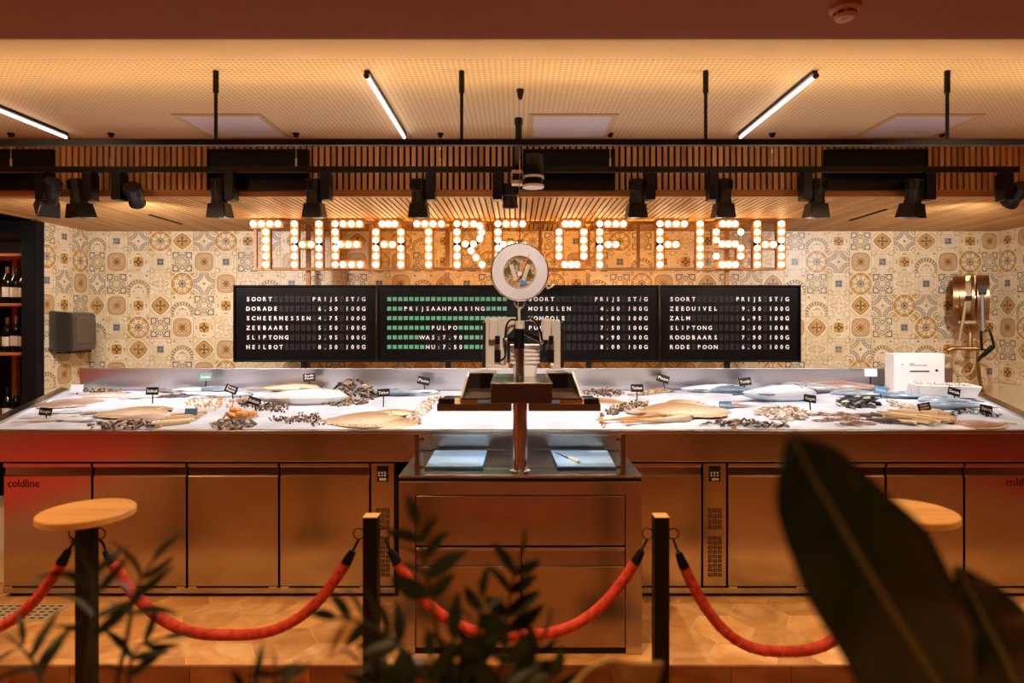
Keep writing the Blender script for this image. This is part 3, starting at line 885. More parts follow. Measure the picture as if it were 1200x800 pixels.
sput(MB().tube(arc(W(613, 376, my), W(630, 362, my), W(634, 392, my - .03), W(637, 405, my)) + arc(W(637, 405, my), W(638, 420, my - .02), W(643, 422, my), W(645, 418, my + .03), 6)[1:], 0.0055, 6), 'cable', M['black'], smooth=60)
sput(MB().tube(arc(W(616, 376, my), W(633, 372, my), W(632, 392, my), W(634, 402, my)), 0.003, 6), 'cable', M['beige'], smooth=60)

# stack of white tubs behind the mast
tub0 = None
for k in range(5):
    dd = 3.25
    z = Z_(441, dd) + 0.0 if k == 0 else Z_(441, dd) + 0.052 + k * 0.0215
    z = 1.248 + (0 if k == 0 else 0.0225 * k)
    if tub0 is None:
        r = thing('food_tub', 'white plastic tub, lowest of the stack behind the scale mast', 'tub', (X_(615, dd), dd, 1.2475), 0, 'stack of white tubs on the scale')
        def ring(w, d, zz, rad=0.02, n=4):
            pts = []
            for cx, cy, a0 in ((w - rad, d - rad, 0), (-w + rad, d - rad, 90), (-w + rad, -d + rad, 180), (w - rad, -d + rad, 270)):
                for q in range(n + 1):
                    a = math.radians(a0 + 90 * q / n); pts.append(Vector((cx + rad * math.cos(a), cy + rad * math.sin(a), zz)))
            return pts
        b_ = MB()
        rings = [ring(0.056, 0.07, 0.0), ring(0.068, 0.082, 0.075), ring(0.064, 0.078, 0.075), ring(0.053, 0.066, 0.004)]
        n = len(rings[0]); vs = [p for rg in rings for p in rg]; fs_ = [tuple(range(n))[::-1], tuple(range(3 * n, 4 * n))]
        for i in range(3):
            for q in range(n): fs_.append((i * n + q, i * n + (q + 1) % n, (i + 1) * n + (q + 1) % n, (i + 1) * n + q))
        b_._add(vs, fs_); b_.build('shell', M['tub'], r, smooth=40)
        rm = MB(); rings = [ring(0.068, 0.082, 0.066), ring(0.076, 0.09, 0.066), ring(0.076, 0.09, 0.076), ring(0.066, 0.08, 0.076)]
        vs = [p for rg in rings for p in rg]; fs_ = []
        for i in range(4):
            for q in range(n): fs_.append((i * n + q, i * n + (q + 1) % n, ((i + 1) % 4) * n + (q + 1) % n, ((i + 1) % 4) * n + q))
        rm._add(vs, fs_); rm.build('rim', M['tub'], r, smooth=40)
        tub0 = r
    else:
        c = copy_tree(tub0)
        c.location.z = 1.2475 + 0.0205 * k
        c['label'] = ['', 'white plastic tub, second from bottom in the stack behind the scale mast', 'white plastic tub, middle of the stack behind the scale mast', 'white plastic tub, second from top in the stack behind the scale mast', 'white plastic tub, topmost of the stack behind the scale mast'][k]

# ================================================================== marquee sign with bulbs
D_SIGN = 5.0
M['bulb'] = simple('lit_bulb', '#fff4e6', 0.4, emit=(1.0, 0.66, 0.36), estr=POWER['bulb'])
def sign_pt(px, py): return (X_(px, D_SIGN), Z_(py, D_SIGN))
RY = [262.5, 272.0, 281.5, 290.8, 300.2, 310.0]
MID = 286.6
def col(x, rows=range(6)): return [(x, RY[i]) for i in rows]
def px5(v): return 280 + v / 4.0
def px6(v): return 500 + v / 5.0
def px7(v): return 650 + v / 4.0
LET = []   # letter, bulbs, strokes (channels)
def L(name, bulbs, strokes): LET.append((name, bulbs, strokes))
t_ = [px5(v) for v in (70, 108, 147, 185)]; s_ = px5(128)
L('T', [(x, RY[0]) for x in t_] + col(s_, range(1, 6)), [((t_[0], RY[0]), (t_[3], RY[0])), ((s_, RY[1]), (s_, RY[5]))])
a, c = px5(262), px5(377)
L('H', col(a) + col(c) + [(px5(300), MID), (px5(340), MID)], [((a, RY[0]), (a, RY[5])), ((c, RY[0]), (c, RY[5])), ((a, MID), (c, MID))])
a = px5(453)
L('E', col(a) + [(px5(v), RY[0]) for v in (490, 528, 566)] + [(px5(v), MID) for v in (478, 515, 553)] + [(px5(v), RY[5]) for v in (490, 530, 570)],
  [((a, RY[0]), (a, RY[5])), ((a, RY[0]), (px5(566), RY[0])), ((a, MID), (px5(553), MID)), ((a, RY[5]), (px5(570), RY[5]))])
a, c = px5(643), px5(760)
L('A', col(a, range(1, 6)) + col(c, range(1, 6)) + [(px5(v), RY[0]) for v in (672, 702, 732)] + [(px5(682), MID), (px5(720), MID)],
  [((a, RY[1]), (a, RY[5])), ((c, RY[1]), (c, RY[5])), ((px5(655), RY[0]), (px5(748), RY[0])), ((a, MID), (c, MID))])
t_ = [px5(v) for v in (835, 872, 910, 950)]; s_ = px5(890)
L('T', [(x, RY[0]) for x in t_] + col(s_, range(1, 6)), [((t_[0], RY[0]), (t_[3], RY[0])), ((s_, RY[1]), (s_, RY[5]))])
a = px5(1023)
L('R', col(a) + [(px5(1062), RY[0]), (px5(1100), RY[0]), (px5(1130), 264.8), (px5(1138), 272.5), (px5(1129), 280), (px5(1100), 286), (px5(1062), 286), (px5(1088), 293.8), (px5(1112), 301.8), (px5(1140), 310)],
  [((a, RY[0]), (a, RY[5])), ((a, RY[0]), (px5(1110), RY[0])), ((px5(1136), 268), (px5(1130), 281)), ((a, 286), (px5(1105), 286)), ((px5(1080), 291), (px5(1140), 310))])
a = px6(418)
L('E', col(a) + [(px6(v), RY[0]) for v in (465, 513, 562)] + [(px6(v), MID) for v in (450, 495, 540)] + [(px6(v), RY[5]) for v in (465, 513, 562)],
  [((a, RY[0]), (a, RY[5])), ((a, RY[0]), (px6(562), RY[0])), ((a, MID), (px6(540), MID)), ((a, RY[5]), (px6(562), RY[5]))])
a, c = px6(775), px6(920)
L('O', col(a, range(1, 5)) + col(c, range(1, 5)) + [(px6(810), RY[0]), (px6(846), RY[0]), (px6(883), RY[0])] + [(px6(v), RY[5]) for v in (808, 845, 880)],
  [((a, RY[1]), (a, RY[4])), ((c, RY[1]), (c, RY[4])), ((px6(800), RY[0]), (px6(895), RY[0])), ((px6(800), RY[5]), (px6(895), RY[5]))])
a = px6(1013)
L('F', col(a) + [(px6(v), RY[0]) for v in (1060, 1107, 1152)] + [(px6(1062), MID), (px6(1107), MID)],
  [((a, RY[0]), (a, RY[5])), ((a, RY[0]), (px6(1152), RY[0])), ((a, MID), (px6(1107), MID))])
a = px7(492)
L('F', col(a) + [(px7(v), RY[0]) for v in (530, 568, 607)] + [(px7(530), MID), (px7(567), MID)],
  [((a, RY[0]), (a, RY[5])), ((a, RY[0]), (px7(607), RY[0])), ((a, MID), (px7(567), MID))])
a = px7(680)
L('I', col(a), [((a, RY[0]), (a, RY[5]))])
a, c = px7(755), px7(870)
L('S', [(px7(v), RY[0]) for v in (785, 815, 845)] + [(c, RY[1]), (a, RY[1]), (a, RY[2])] + [(px7(v), 286) for v in (782, 813, 845)] + [(c, RY[3]), (c, RY[4]), (a, RY[4])] + [(px7(v), RY[5]) for v in (782, 813, 845)],
  [((px7(775), RY[0]), (px7(855), RY[0])), ((a, RY[1]), (a, RY[2])), ((px7(775), 286), (px7(852), 286)), ((c, RY[3]), (c, RY[4])), ((px7(775), RY[5]), (px7(852), RY[5]))])
a, c = px7(947), px7(1060)
L('H', col(a) + col(c) + [(px7(985), MID), (px7(1022), MID)], [((a, RY[0]), (a, RY[5])), ((c, RY[0]), (c, RY[5])), ((a, MID), (c, MID))])

sign = thing('marquee_sign', 'wooden marquee sign spelling THEATRE OF FISH in round lit bulbs', 'sign', (0, D_SIGN, 2.0))
SB = sign.location.copy()
bulb_me = MB().sphere((0, 0, 0), (S_(3.6, D_SIGN), S_(3.3, D_SIGN), S_(3.6, D_SIGN)), 12, 8).mesh('bulb', M['bulb'], 80)
base_me = MB().cyl((0, 0.0, 0), (0, 0.018, 0), 0.016, 10).mesh('bulb_socket', M['wood_sign'])
fr = MB()
fx0, fz0 = sign_pt(297, 316.5); fx1, fz1 = sign_pt(919, 259)
rails = MB().box(fx0, fx1, D_SIGN + 0.01, D_SIGN + 0.05, fz0, fz0 + 0.022)
loc_(rails.build('bottom_rail', M['wood_sign'], sign, bevel=0.002), SB)
loc_(MB().box(fx0, fx1, D_SIGN + 0.01, D_SIGN + 0.05, fz1 - 0.02, fz1).build('top_rail', M['wood_sign'], sign, bevel=0.002), SB)
for px in (297, 433, 470, 578, 633, 749, 919):
    x = X_(px, D_SIGN)
    loc_(MB().box(x - 0.012, x + 0.012, D_SIGN + 0.03, D_SIGN + 0.055, fz0 + 0.022, fz1 - 0.02).build('upright', M['wood_sign'], sign), SB)
M['added_rear_glow'] = simple('added_rear_glow', '#ffd9a0', 0.5, emit=(1.0, 0.50, 0.16), estr=22.0)  # glowing strips added behind the sign to turn the wall orange
for zz in (fz0 + 0.004, fz1 - 0.018):
    loc_(MB().box(fx0 + 0.9, fx1 - 0.5, D_SIGN + 0.05, D_SIGN + 0.053, zz, zz + 0.014).build('added_rear_strip', M['added_rear_glow'], sign), SB)
for name, bulbs, strokes in LET:
    ch = MB()
    hw = S_(4.9, D_SIGN)
    for (p, q) in strokes:
        P, Q = Vector((*sign_pt(*p),)), Vector((*sign_pt(*q),))
        d = Q - P; Ln = d.length + 2 * hw; d.normalize(); n = Vector((-d.y, d.x)); mid = (P + Q) / 2
        def bar(off, w, y0, y1, ext=0.0):
            c4 = []
            for sx, sy in ((-1, -1), (1, -1), (1, 1), (-1, 1)):
                c4.append(mid + d * (sx * (Ln / 2 + ext)) + n * (off + sy * w / 2))
            ch.prism([(k.x, k.y) for k in c4], y0, y1)
        bar(hw, 0.006, D_SIGN - 0.012, D_SIGN + 0.03); bar(-hw, 0.006, D_SIGN - 0.012, D_SIGN + 0.03)
        bar(0, hw * 2, D_SIGN + 0.024, D_SIGN + 0.03)
    o = ch.build('letter_channel', M['wood_sign'], sign); loc_(o, SB)
    for (px, py) in bulbs:
        x, z = sign_pt(px, py)
        bo = link('bulb', bulb_me, sign, loc=(x - SB.x, -0.012, z - SB.z))
# support posts carrying the sign and the boards, standing behind the counter
for i, px in enumerate((358, 523, 690, 855)):
    x = X_(px, D_SIGN)
    p = MB().box(x - 0.016, x + 0.016, D_SIGN + 0.056, D_SIGN + 0.088, 0.0, fz1 - 0.01)
    tag(p.build('support_post', M['wood_trim']), 'brown wooden upright carrying sign and price boards, %s from the left' % ('first', 'second', 'third', 'fourth')[i], 'post', 'uprights behind the price boards')

# ================================================================== split-flap price boards
D_BRD = 4.995
M['board'] = simple('board_black', '#0b0807', 0.3, spec=0.2)
M['board_frame'] = simple('board_frame', '#060505', 0.3, spec=0.2)
M['flap'] = noise_color('flap_grey', [(0.3, '#1a1614'), (0.7, '#282320')], (30, 30, 30), 0.45, 1, spec=0.2)
M['flap_green'] = simple('flap_green', '#4f8f6a', 0.5)
M['flap_white'] = simple('flap_letter', '#e6ded6', 0.6)
BOARDS = [
 (274, 440, 291.0, ['SOORT       PRIJS ST/G', 'DORADE       6.50 100G', 'SCHEERMESSEN 4.75 100G', 'ZEEBAARS     5.50 100G', 'SLIPTONG     3.95 100G', 'HEILBOT      8.50 100G']),
 (442, 607, 456.2, ['######################', '###PRIJSAANPASSING####', '######################', '########PULPO#########', '######WAS:7.90########', '#######NU:7.50########']),
 (607.5, 772, 621.5, ['SOORT       PRIJS ST/G', 'MOSSELEN     4.50 100G', 'VONGOLE      6.80 100G', 'PULPO        7.50 100G', '             9.90 100G', '             8.00 100G']),
 (774, 938, 787.0, ['SOORT       PRIJS ST/G', 'ZEEDUIVEL    9.50 100G', 'ZALM         6.95 100G', 'SLIPTONG     3.50 100R', 'ROODBAARS    7.90 100G', 'RODE POON    6.00 100G']),
]
BL = ['black flap price board at far left, listing dorade and heilbot', 'black flap price board with rows of green squares and PULPO', 'black flap price board right behind the hanging scale, listing mosselen', 'black flap price board at far right, listing zeeduivel and zalm']
for (p0, p1, pc, rows_), lab in zip(BOARDS, BL):
    x0, x1 = X_(p0, D_BRD), X_(p1, D_BRD); z1, z0 = Z_(334, D_BRD), Z_(424, D_BRD)
    r = thing('price_board', lab, 'price board', ((x0 + x1) / 2, D_BRD, z0), 0, 'split-flap price boards')
    rb = r.location.copy()
    def bput(mb, name, mat, par=None, **kw):
        o = mb.build(name, mat, par or r, **kw)
        if par is None: loc_(o, rb)
        return o
    bput(MB().box(x0 + 0.004, x1 - 0.004, D_BRD, D_BRD + 0.055, z0 + 0.004, z1 - 0.004), 'panel', M['board'])
    fm = MB().box(x0, x1, D_BRD - 0.014, D_BRD + 0.055, z1 - 0.014, z1).box(x0, x1, D_BRD - 0.014, D_BRD + 0.055, z0, z0 + 0.014)
    fm.box(x0, x0 + 0.014, D_BRD - 0.014, D_BRD + 0.055, z0 + 0.014, z1 - 0.014).box(x1 - 0.014, x1, D_BRD - 0.014, D_BRD + 0.055, z0 + 0.014, z1 - 0.014)
    bput(fm, 'frame', M['board_frame'], bevel=0.002)
    blank, green, white = MB(), MB(), MB()
    for ri, row in enumerate(rows_):
        zc = Z_(350.3 + 11.2 * ri, D_BRD)
        for ci, chh in enumerate(row):
            xcn = X_(pc + 6.44 * ci, D_BRD)
            w, h = S_(2.3, D_BRD), S_(3.6, D_BRD)
            if chh == '#':
                hq = S_(2.3, D_BRD); green.box(xcn - w, xcn + w, D_BRD - 0.004, D_BRD, zc - hq, zc + hq)
            else:
                # flap halves of every cell, split along the middle
                blank.box(xcn - w, xcn + w, D_BRD - 0.0025, D_BRD, zc + 0.001, zc + h).box(xcn - w, xcn + w, D_BRD - 0.0025, D_BRD, zc - h, zc - 0.001)
                if chh != ' ':
                    add_text(white, chh, xcn, D_BRD - 0.0035, zc - S_(2.35, D_BRD), S_(6.6, D_BRD), align='C', bold=0.012)
    if blank.f: tag(bput(blank, 'blank_flaps', M['flap']), kind='stuff')
    if green.f: tag(bput(green, 'green_flaps', M['flap_green']), kind='stuff')
    tag(bput(white, 'lettering', M['flap_white']), kind='stuff')
    for px in ({274: (355,), 442: (525,), 607.5: (690,), 774: (853,)}[p0]):
        x = X_(px, D_BRD)
        bput(MB().box(x - 0.019, x + 0.019, D_BRD + 0.006, D_BRD + 0.04, Z_(434, D_BRD), z0), 'bracket', M['black'])

# ================================================================== track rails and lamps
D_R1, D_R2 = 3.0, 4.0
r1 = thing('ceiling_rail', 'front black ceiling rail hung on four thick rods', 'rail', (0, D_R1, Z_(167, D_R1)))
rb = r1.location.copy()
def rput(mb, name, mat, par=None, root=None, **kw):
    o = mb.build(name, mat, par or root, **kw)
    if par is None: loc_(o, root.location)
    return o
zt1, zb1 = Z_(164, D_R1), Z_(170.5, D_R1)
rput(MB().box(-3.6, 3.6, D_R1 - 0.014, D_R1 + 0.014, zb1, zt1 - 0.012).box(-3.6, 3.6, D_R1 - 0.014, D_R1 - 0.011, zt1 - 0.012, zt1).box(-3.6, 3.6, D_R1 + 0.011, D_R1 + 0.014, zt1 - 0.012, zt1), 'rail_bar', M['black'], root=r1)
M['added_uplight'] = simple('added_uplight_strip', '#fff0d8', 0.5, emit=(1.0, 0.66, 0.32), estr=POWER['added_uplight'])  # glowing strip added inside the rail to brighten the ceiling
rput(MB().box(-3.5, 3.5, D_R1 - 0.009, D_R1 + 0.009, zt1 - 0.012, zt1 - 0.008), 'added_uplight_strip', M['added_uplight'], root=r1)
for px in (-36, 253, 541, 827, 1110):
    x = X_(px, D_R1)
    rod = rput(MB().cyl((x, D_R1, zt1), (x, D_R1, Z_CEIL), 0.0085, 10), 'hanger_rod', M['black'], root=r1, smooth=40)
    MB().cyl((x, D_R1, Z_CEIL - 0.105), (x, D_R1, Z_CEIL), 0.0135, 12).build('sleeve', M['black'], rod, smooth=40)
r2 = thing('ceiling_rail', 'rear black lamp track hung on thin wires before the slats', 'rail', (0, D_R2, Z_(200, D_R2)))
zt2, zb2 = Z_(195.5, D_R2), Z_(202, D_R2)
xe = X_(1193, D_R2)
rput(MB().box(-3.6, xe, D_R2 - 0.018, D_R2 + 0.018, zb2, zt2), 'track', M['black'], root=r2, bevel=0.002)
rput(MB().box(-3.6, xe - 0.02, D_R2 - 0.006, D_R2 + 0.006, zb2 - 0.003, zb2), 'conductor', M['chrome'], root=r2)
for px in (13, 130, 347, 516, 715, 905, 1104):
    x = X_(px, D_R2)
    w_ = rput(MB().cyl((x, D_R2, zt2), (x, D_R2, Z_CEIL - 0.02), 0.0022, 6), 'hanger_wire', M['chrome'], root=r2)
    MB().lathe([(0.012, -0.024), (0.022, -0.002), (0.022, 0.0)], 12, (x, D_R2, Z_CEIL)).build('ceiling_cup', M['black'], w_, smooth=40)
    MB().cyl((x, D_R2, zt2), (x, D_R2, zt2 + 0.055), 0.006, 8).build('wire_grip', M['card'], w_, smooth=40)

FLAPM = simple('barn_door', '#171310', 0.4, 0.2)
def head_mesh():
    """spot barrel along -Z, open end at z=0, root at its pivot"""
    return None
def track_lamp(label, px, drv, barn=True, aim=(0, 0.15, -1), d=D_R2, ztrack=None, head=None, scale=1.0, power=1.0, target=None, headoff=(0, 0), light=True, beam_back=0.35):
    """px: pixel of the barrel centre, drv: pixel of the driver box centre"""
    ztrack = zb2 if ztrack is None else ztrack
    xd = X_(drv, d)
    r = thing('track_lamp', label, 'spotlight', (xd, d, ztrack), 0, 'black spotlights on the track')
    o = MB().box(-0.025, 0.025, -0.028, 0.028, -0.012, 0.0).build('track_adapter', M['black'], r, bevel=0.002)
    MB().box(-0.030, 0.030, -0.05, 0.035, -0.182, -0.012).build('driver_box', M['black'], r, bevel=0.004)
    hx = X_(px, d) - xd + headoff[0]
    hz = -0.10 + headoff[1]
    yk = -0.05
    A = Vector(aim).normalized()
    R = A.to_track_quat('-Z', 'Y').to_matrix()
    pv = Vector((hx, -0.01, hz))
    sg = 1 if hx > 0 else -1
    MB().tube([(sg * 0.030, -0.01, hz), (hx - sg * 0.03, -0.01, hz)], 0.012, 8).build('yoke', M['black'], r, smooth=40)
    s = scale
    hb = MB().lathe([(0.044 * s, 0.055 * s), (0.05 * s, 0.05 * s), (0.05 * s, -0.02 * s), (0.046 * s, -0.024 * s), (0.046 * s, -0.075 * s), (0.05 * s, -0.08 * s), (0.05 * s, -0.10 * s), (0.042 * s, -0.10 * s), (0.036 * s, -0.06 * s)], 20, pv, R)
    hd = hb.build('lamp_head', M['lamp_inner'], r, smooth=40)
    fn = MB()
    for k in range(14):
        a = 2 * PI * k / 14
        p = R @ Vector((0.051 * s * math.cos(a), 0.051 * s * math.sin(a), 0.018 * s))
        fn.obox(pv + p, (0.006 * s, 0.006 * s, 0.05 * s), R @ Matrix.Rotation(a, 3, 'Z'))
    fn.build('cooling_fins', M['black'], hd)
    lens = MB().lathe([(0.036 * s, -0.066 * s), (0.036 * s, -0.06 * s)], 16, pv, R).build('lens', M['lens'], hd)
    if barn:
        for k in range(4):
            a = k * PI / 2
            Rk = R @ Matrix.Rotation(a, 3, 'Z')
            w0, w1, h0, h1 = 0.046 * s, 0.060 * s, -0.10 * s, -0.19 * s
            o0, o1 = 0.05 * s, 0.062 * s
            q = []
            for off in (0.0, 0.003):
                q += [pv + Rk @ Vector(v) for v in ((-w0, -(o0 + off), h0), (w0, -(o0 + off), h0), (w1, -(o1 + off), h1), (-w1, -(o1 + off), h1))]
            MB().hexa([q[0], q[1], q[2], q[3], q[4], q[5], q[6], q[7]]).build('barn_door', FLAPM, hd)
    if light:
        wp = Vector(r.location) + pv + A * 0.178 * s
        tg = wp + A
        lamp('SPOT', 'spotlight_beam', wp, POWER['track'] * power, WHITE_LIGHT, tg + Vector((0, beam_back, 0)), 0.03, 135, 0.6)
    return r
M['lens'] = simple('lamp_lens', '#fff4e4', 0.2, emit=(1.0, 0.9, 0.78), estr=2.0)
DN = (0.0, 0.12, -1)
LAMPS = [
 ('black spotlight with barn doors near the left end of the track', 92, 107, True, (0.05, 0.12, -1)),
 ('black spotlight with barn doors above the letter T at sign start', 257, 272, True, DN),
 ('black spotlight with barn doors above the letter H of THEATRE', 368, 383, True, DN),
 ('black spotlight with barn doors left of the hanging scale', 491, 505, True, DN),
 ('black spotlight with barn doors above the letter F of OF', 746, 761, True, DN),
 ('black spotlight with barn doors above the S of FISH', 848, 834, True, DN),
 ('black spotlight with barn doors just right of the sign', 957, 943, True, DN),
 ('black spotlight with barn doors second from the right end of track', 1070, 1086, True, (-0.05, 0.12, -1)),
]
for lb, px, dv, bn, am in LAMPS:
    track_lamp(lb, px, dv, bn, am)
track_lamp('black spotlight turned sideways beside the wine shelf, leftmost on the track', 62, 53, True, (-0.55, 0.5, -0.75), power=0.8)
track_lamp('black finned spotlight tilted away with bare grey barrel on left', 158, 141, False, (-0.3, 1.0, -0.75), power=2.6, headoff=(0, -0.03), beam_back=0.0)
track_lamp('black finned spotlight at the right end of the track', 1192, 1176, False, (0.0, 1.0, -0.75), power=2.6, headoff=(0, -0.03), beam_back=0.0)
track_lamp('small bare black spotlight straight behind the hanging wire', 598, 583, False, (0, 0.1, -1), power=0.3, headoff=(0, -0.03))
# lamp hung from the front rail over the middle
D_C = 3.42
cl = thing('pendant_spotlight', 'large black spotlight with pale rings hanging on a post at the centre', 'spotlight', (X_(606, D_C), D_C, Z_(172, D_C)))
zc0 = cl.location.z
MB().box(-0.026, 0.026, -0.03, 0.03, Z_(216, D_C) - zc0, Z_(168, D_C) - zc0).build('driver_box', M['black'], cl, bevel=0.003)
for yy in (202.5, 214.5):
    MB().box(-0.03, 0.03, -0.034, 0.034, Z_(yy + 2, D_C) - zc0, Z_(yy - 2, D_C) - zc0).build('pale_band', M['beige'], cl, bevel=0.002)
MB().box(-0.012, 0.012, D_R1 + 0.015 - D_C, -0.02, zb1 - zc0, zb1 + 0.02 - zc0).build('rail_bracket', M['black'], cl)
hx = X_(625, D_C) - X_(606, D_C)
hd = MB().lathe([(0.05, Z_(182, D_C) - zc0), (0.055, Z_(184, D_C) - zc0), (0.055, Z_(208, D_C) - zc0), (0.052, Z_(209, D_C) - zc0), (0.052, Z_(219, D_C) - zc0), (0.046, Z_(219, D_C) - zc0), (0.04, Z_(212, D_C) - zc0)], 24, (hx, 0, 0)).build('lamp_head', M['black'], cl, smooth=40)
for yy in (208, 218.5):
    MB().lathe([(0.053, Z_(yy + 1.4, D_C) - zc0), (0.058, Z_(yy + 1.4, D_C) - zc0), (0.058, Z_(yy - 1.4, D_C) - zc0), (0.053, Z_(yy - 1.4, D_C) - zc0)], 24, (hx, 0, 0)).build('pale_ring', M['white_paint'], hd, smooth=40)
MB().tube([(0.026, 0, Z_(204, D_C) - zc0), (hx - 0.05, 0, Z_(204, D_C) - zc0)], 0.012, 8).build('yoke', M['beige'], cl)
lamp('SPOT', 'spotlight_beam', (cl.location.x + hx, D_C, Z_(223, D_C)), POWER['floor'], (1.0, 0.86, 0.72), (cl.location.x + hx, D_C, 0), 0.02, 150, 0.3)

# ceiling tubes
M['tube'] = simple('lit_tube', '#ffe9dc', 0.4, emit=(1.0, 0.80, 0.70), estr=POWER['tube'])
for px, lb in ((-26, 'slim lit tube lamp on the ceiling at far left'), (430, 'slim lit tube lamp on the ceiling left of centre'), (955, 'slim lit tube lamp on the ceiling right of centre')):
    x = (px - 605) * 2.99 / F_PX if px > 0 else -2.08
    if px < 0: x = X_(78, 3.99) + 0.0
    r = thing('tube_lamp', lb, 'lamp', (x, 3.49, Z_CEIL), 0, 'tube lamps on the perforated ceiling')
    MB().box(-0.013, 0.013, -0.5, 0.5, -0.018, 0.0).build('mount', M['black'], r)
    MB().tube([(0, -0.495, -0.03), (0, 0.495, -0.03)], 0.009, 12).build('tube', M['tube'], r, smooth=40)
    for s in (-1, 1):
        MB().tube([(0, s * 0.5, -0.03), (0, s * 0.516, -0.03)], 0.013, 12).build('end_cap', M['black'], r, smooth=40)

# flush ceiling panels
M['panel'] = simple('flush_panel', '#e9e2e6', 0.35)
M['panel_rim'] = simple('flush_panel_rim', '#d9bd8a', 0.6)
for (pa, pb), lb in (((200, 305), 'flush pale square panel in the ceiling at left'), ((620, 725), 'flush pale square panel in the ceiling beside the hanging wire'), ((1050, 1155), 'flush pale square panel in the ceiling at right')):
    dn = (Z_CEIL - EYE_Z) * F_PX / (375 - 133); df = (Z_CEIL - EYE_Z) * F_PX / (375 - 161)
    xa, xb_ = X_(pa, dn), X_(pb, dn)
    r = thing('ceiling_panel', lb, 'ceiling panel', ((xa + xb_) / 2, (dn + df) / 2, Z_CEIL), 0, 'flush ceiling panels')
    hw, hd_ = (xb_ - xa) / 2, (df - dn) / 2
    rm = MB().box(-hw, hw, -hd_, -hd_ + 0.03, -0.008, 0).box(-hw, hw, hd_ - 0.03, hd_, -0.008, 0).box(-hw, -hw + 0.03, -hd_ + 0.03, hd_ - 0.03, -0.008, 0).box(hw - 0.03, hw, -hd_ + 0.03, hd_ - 0.03, -0.008, 0)
    rm.build('rim', M['panel_rim'], r)
    MB().box(-hw + 0.03, hw - 0.03, -hd_ + 0.03, hd_ - 0.03, -0.006, 0).build('panel_face', M['panel'], r)

# black ventilation grilles on the slat front
M['vent_black'] = simple('vent_black', '#080605', 0.35, spec=0.2)
for (pa, pb), lb in (((-50, 60), 'black recessed grille on the slats at far left'), ((242, 361), 'black recessed grille on the slats above the sign start'), ((613, 721), 'black recessed grille on the slats right of the hanging wire'), ((968, 1088), 'black recessed grille on the slats at right')):
    d = 4.07
    xa, xb_ = X_(pa, d), X_(pb, d); z1, z0 = Z_(174.5, d), Z_(222, d)
    r = thing('air_grille', lb, 'grille', ((xa + xb_) / 2, D_SOF, z0), 0, 'black grilles on the slat front')
    w, h = (xb_ - xa) / 2, z1 - z0
    MB().box(-w, w, -0.03, 0.0, 0, h).build('panel', M['vent_black'], r, bevel=0.003)
    f_ = MB().box(-w, w, -0.04, -0.03, h - 0.012, h).box(-w, w, -0.04, -0.03, 0, 0.012)
    f_.box(-w, -w + 0.012, -0.04, -0.03, 0.012, h - 0.012).box(w - 0.012, w, -0.04, -0.03, 0.012, h - 0.012)
    f_.build('frame', M['board_frame'], r)
# slot diffusers in the soffit
for (pa, ya, pb, yb), lb in (((175, 251, 213, 262), 'narrow black slot in the wooden soffit at left'), ((1038, 245, 996, 258), 'narrow black slot in the wooden soffit at right')):
    da = (Z_SOF - EYE_Z) * F_PX / (375 - ya); db = (Z_SOF - EYE_Z) * F_PX / (375 - yb)
    A_, B_ = Vector((X_(pa, da), da, Z_SOF - 0.004)), Vector((X_(pb, db), db, Z_SOF - 0.004))
    dv = B_ - A_
    o = MB().obox((0, 0, 0), (0.02, dv.length, 0.008), (0, 0, 0)).build('slot_diffuser', M['gap'], loc=(A_ + B_) / 2, rot=(0, 0, math.atan2(-dv.x, dv.y)))
    tag(o, lb, 'air slot', 'slots in the soffit')
# smoke detector under the hall ceiling
M['detector'] = simple('detector_plastic', '#c09878', 0.5)  # whitish plastic, browned in the colour for the dim orange light
dd_ = (Z_HALL - EYE_Z) * F_PX / (375 - 8)
sd = thing('smoke_detector', 'round smoke detector on the dim hall ceiling', 'smoke detector', (X_(990, dd_), dd_, Z_HALL))
MB().lathe([(0.05, 0), (0.05, -0.012), (0.044, -0.02), (0.042, -0.02)], 28).build('base', M['detector'], sd, smooth=30)
MB().lathe([(0.036, -0.02), (0.036, -0.032), (0.028, -0.042), (0.010, -0.044), (0.010, -0.047), (0.002, -0.047)], 28).build('sensor_cap', M['detector'], sd, smooth=30)
sl = MB()
for k in range(8):
    a = 2 * PI * k / 8
    sl.obox((0.0355 * math.cos(a), 0.0355 * math.sin(a), -0.027), (0.004, 0.016, 0.006), (0, 0, a))
sl.build('sensor_slots', M['gap'], sd)

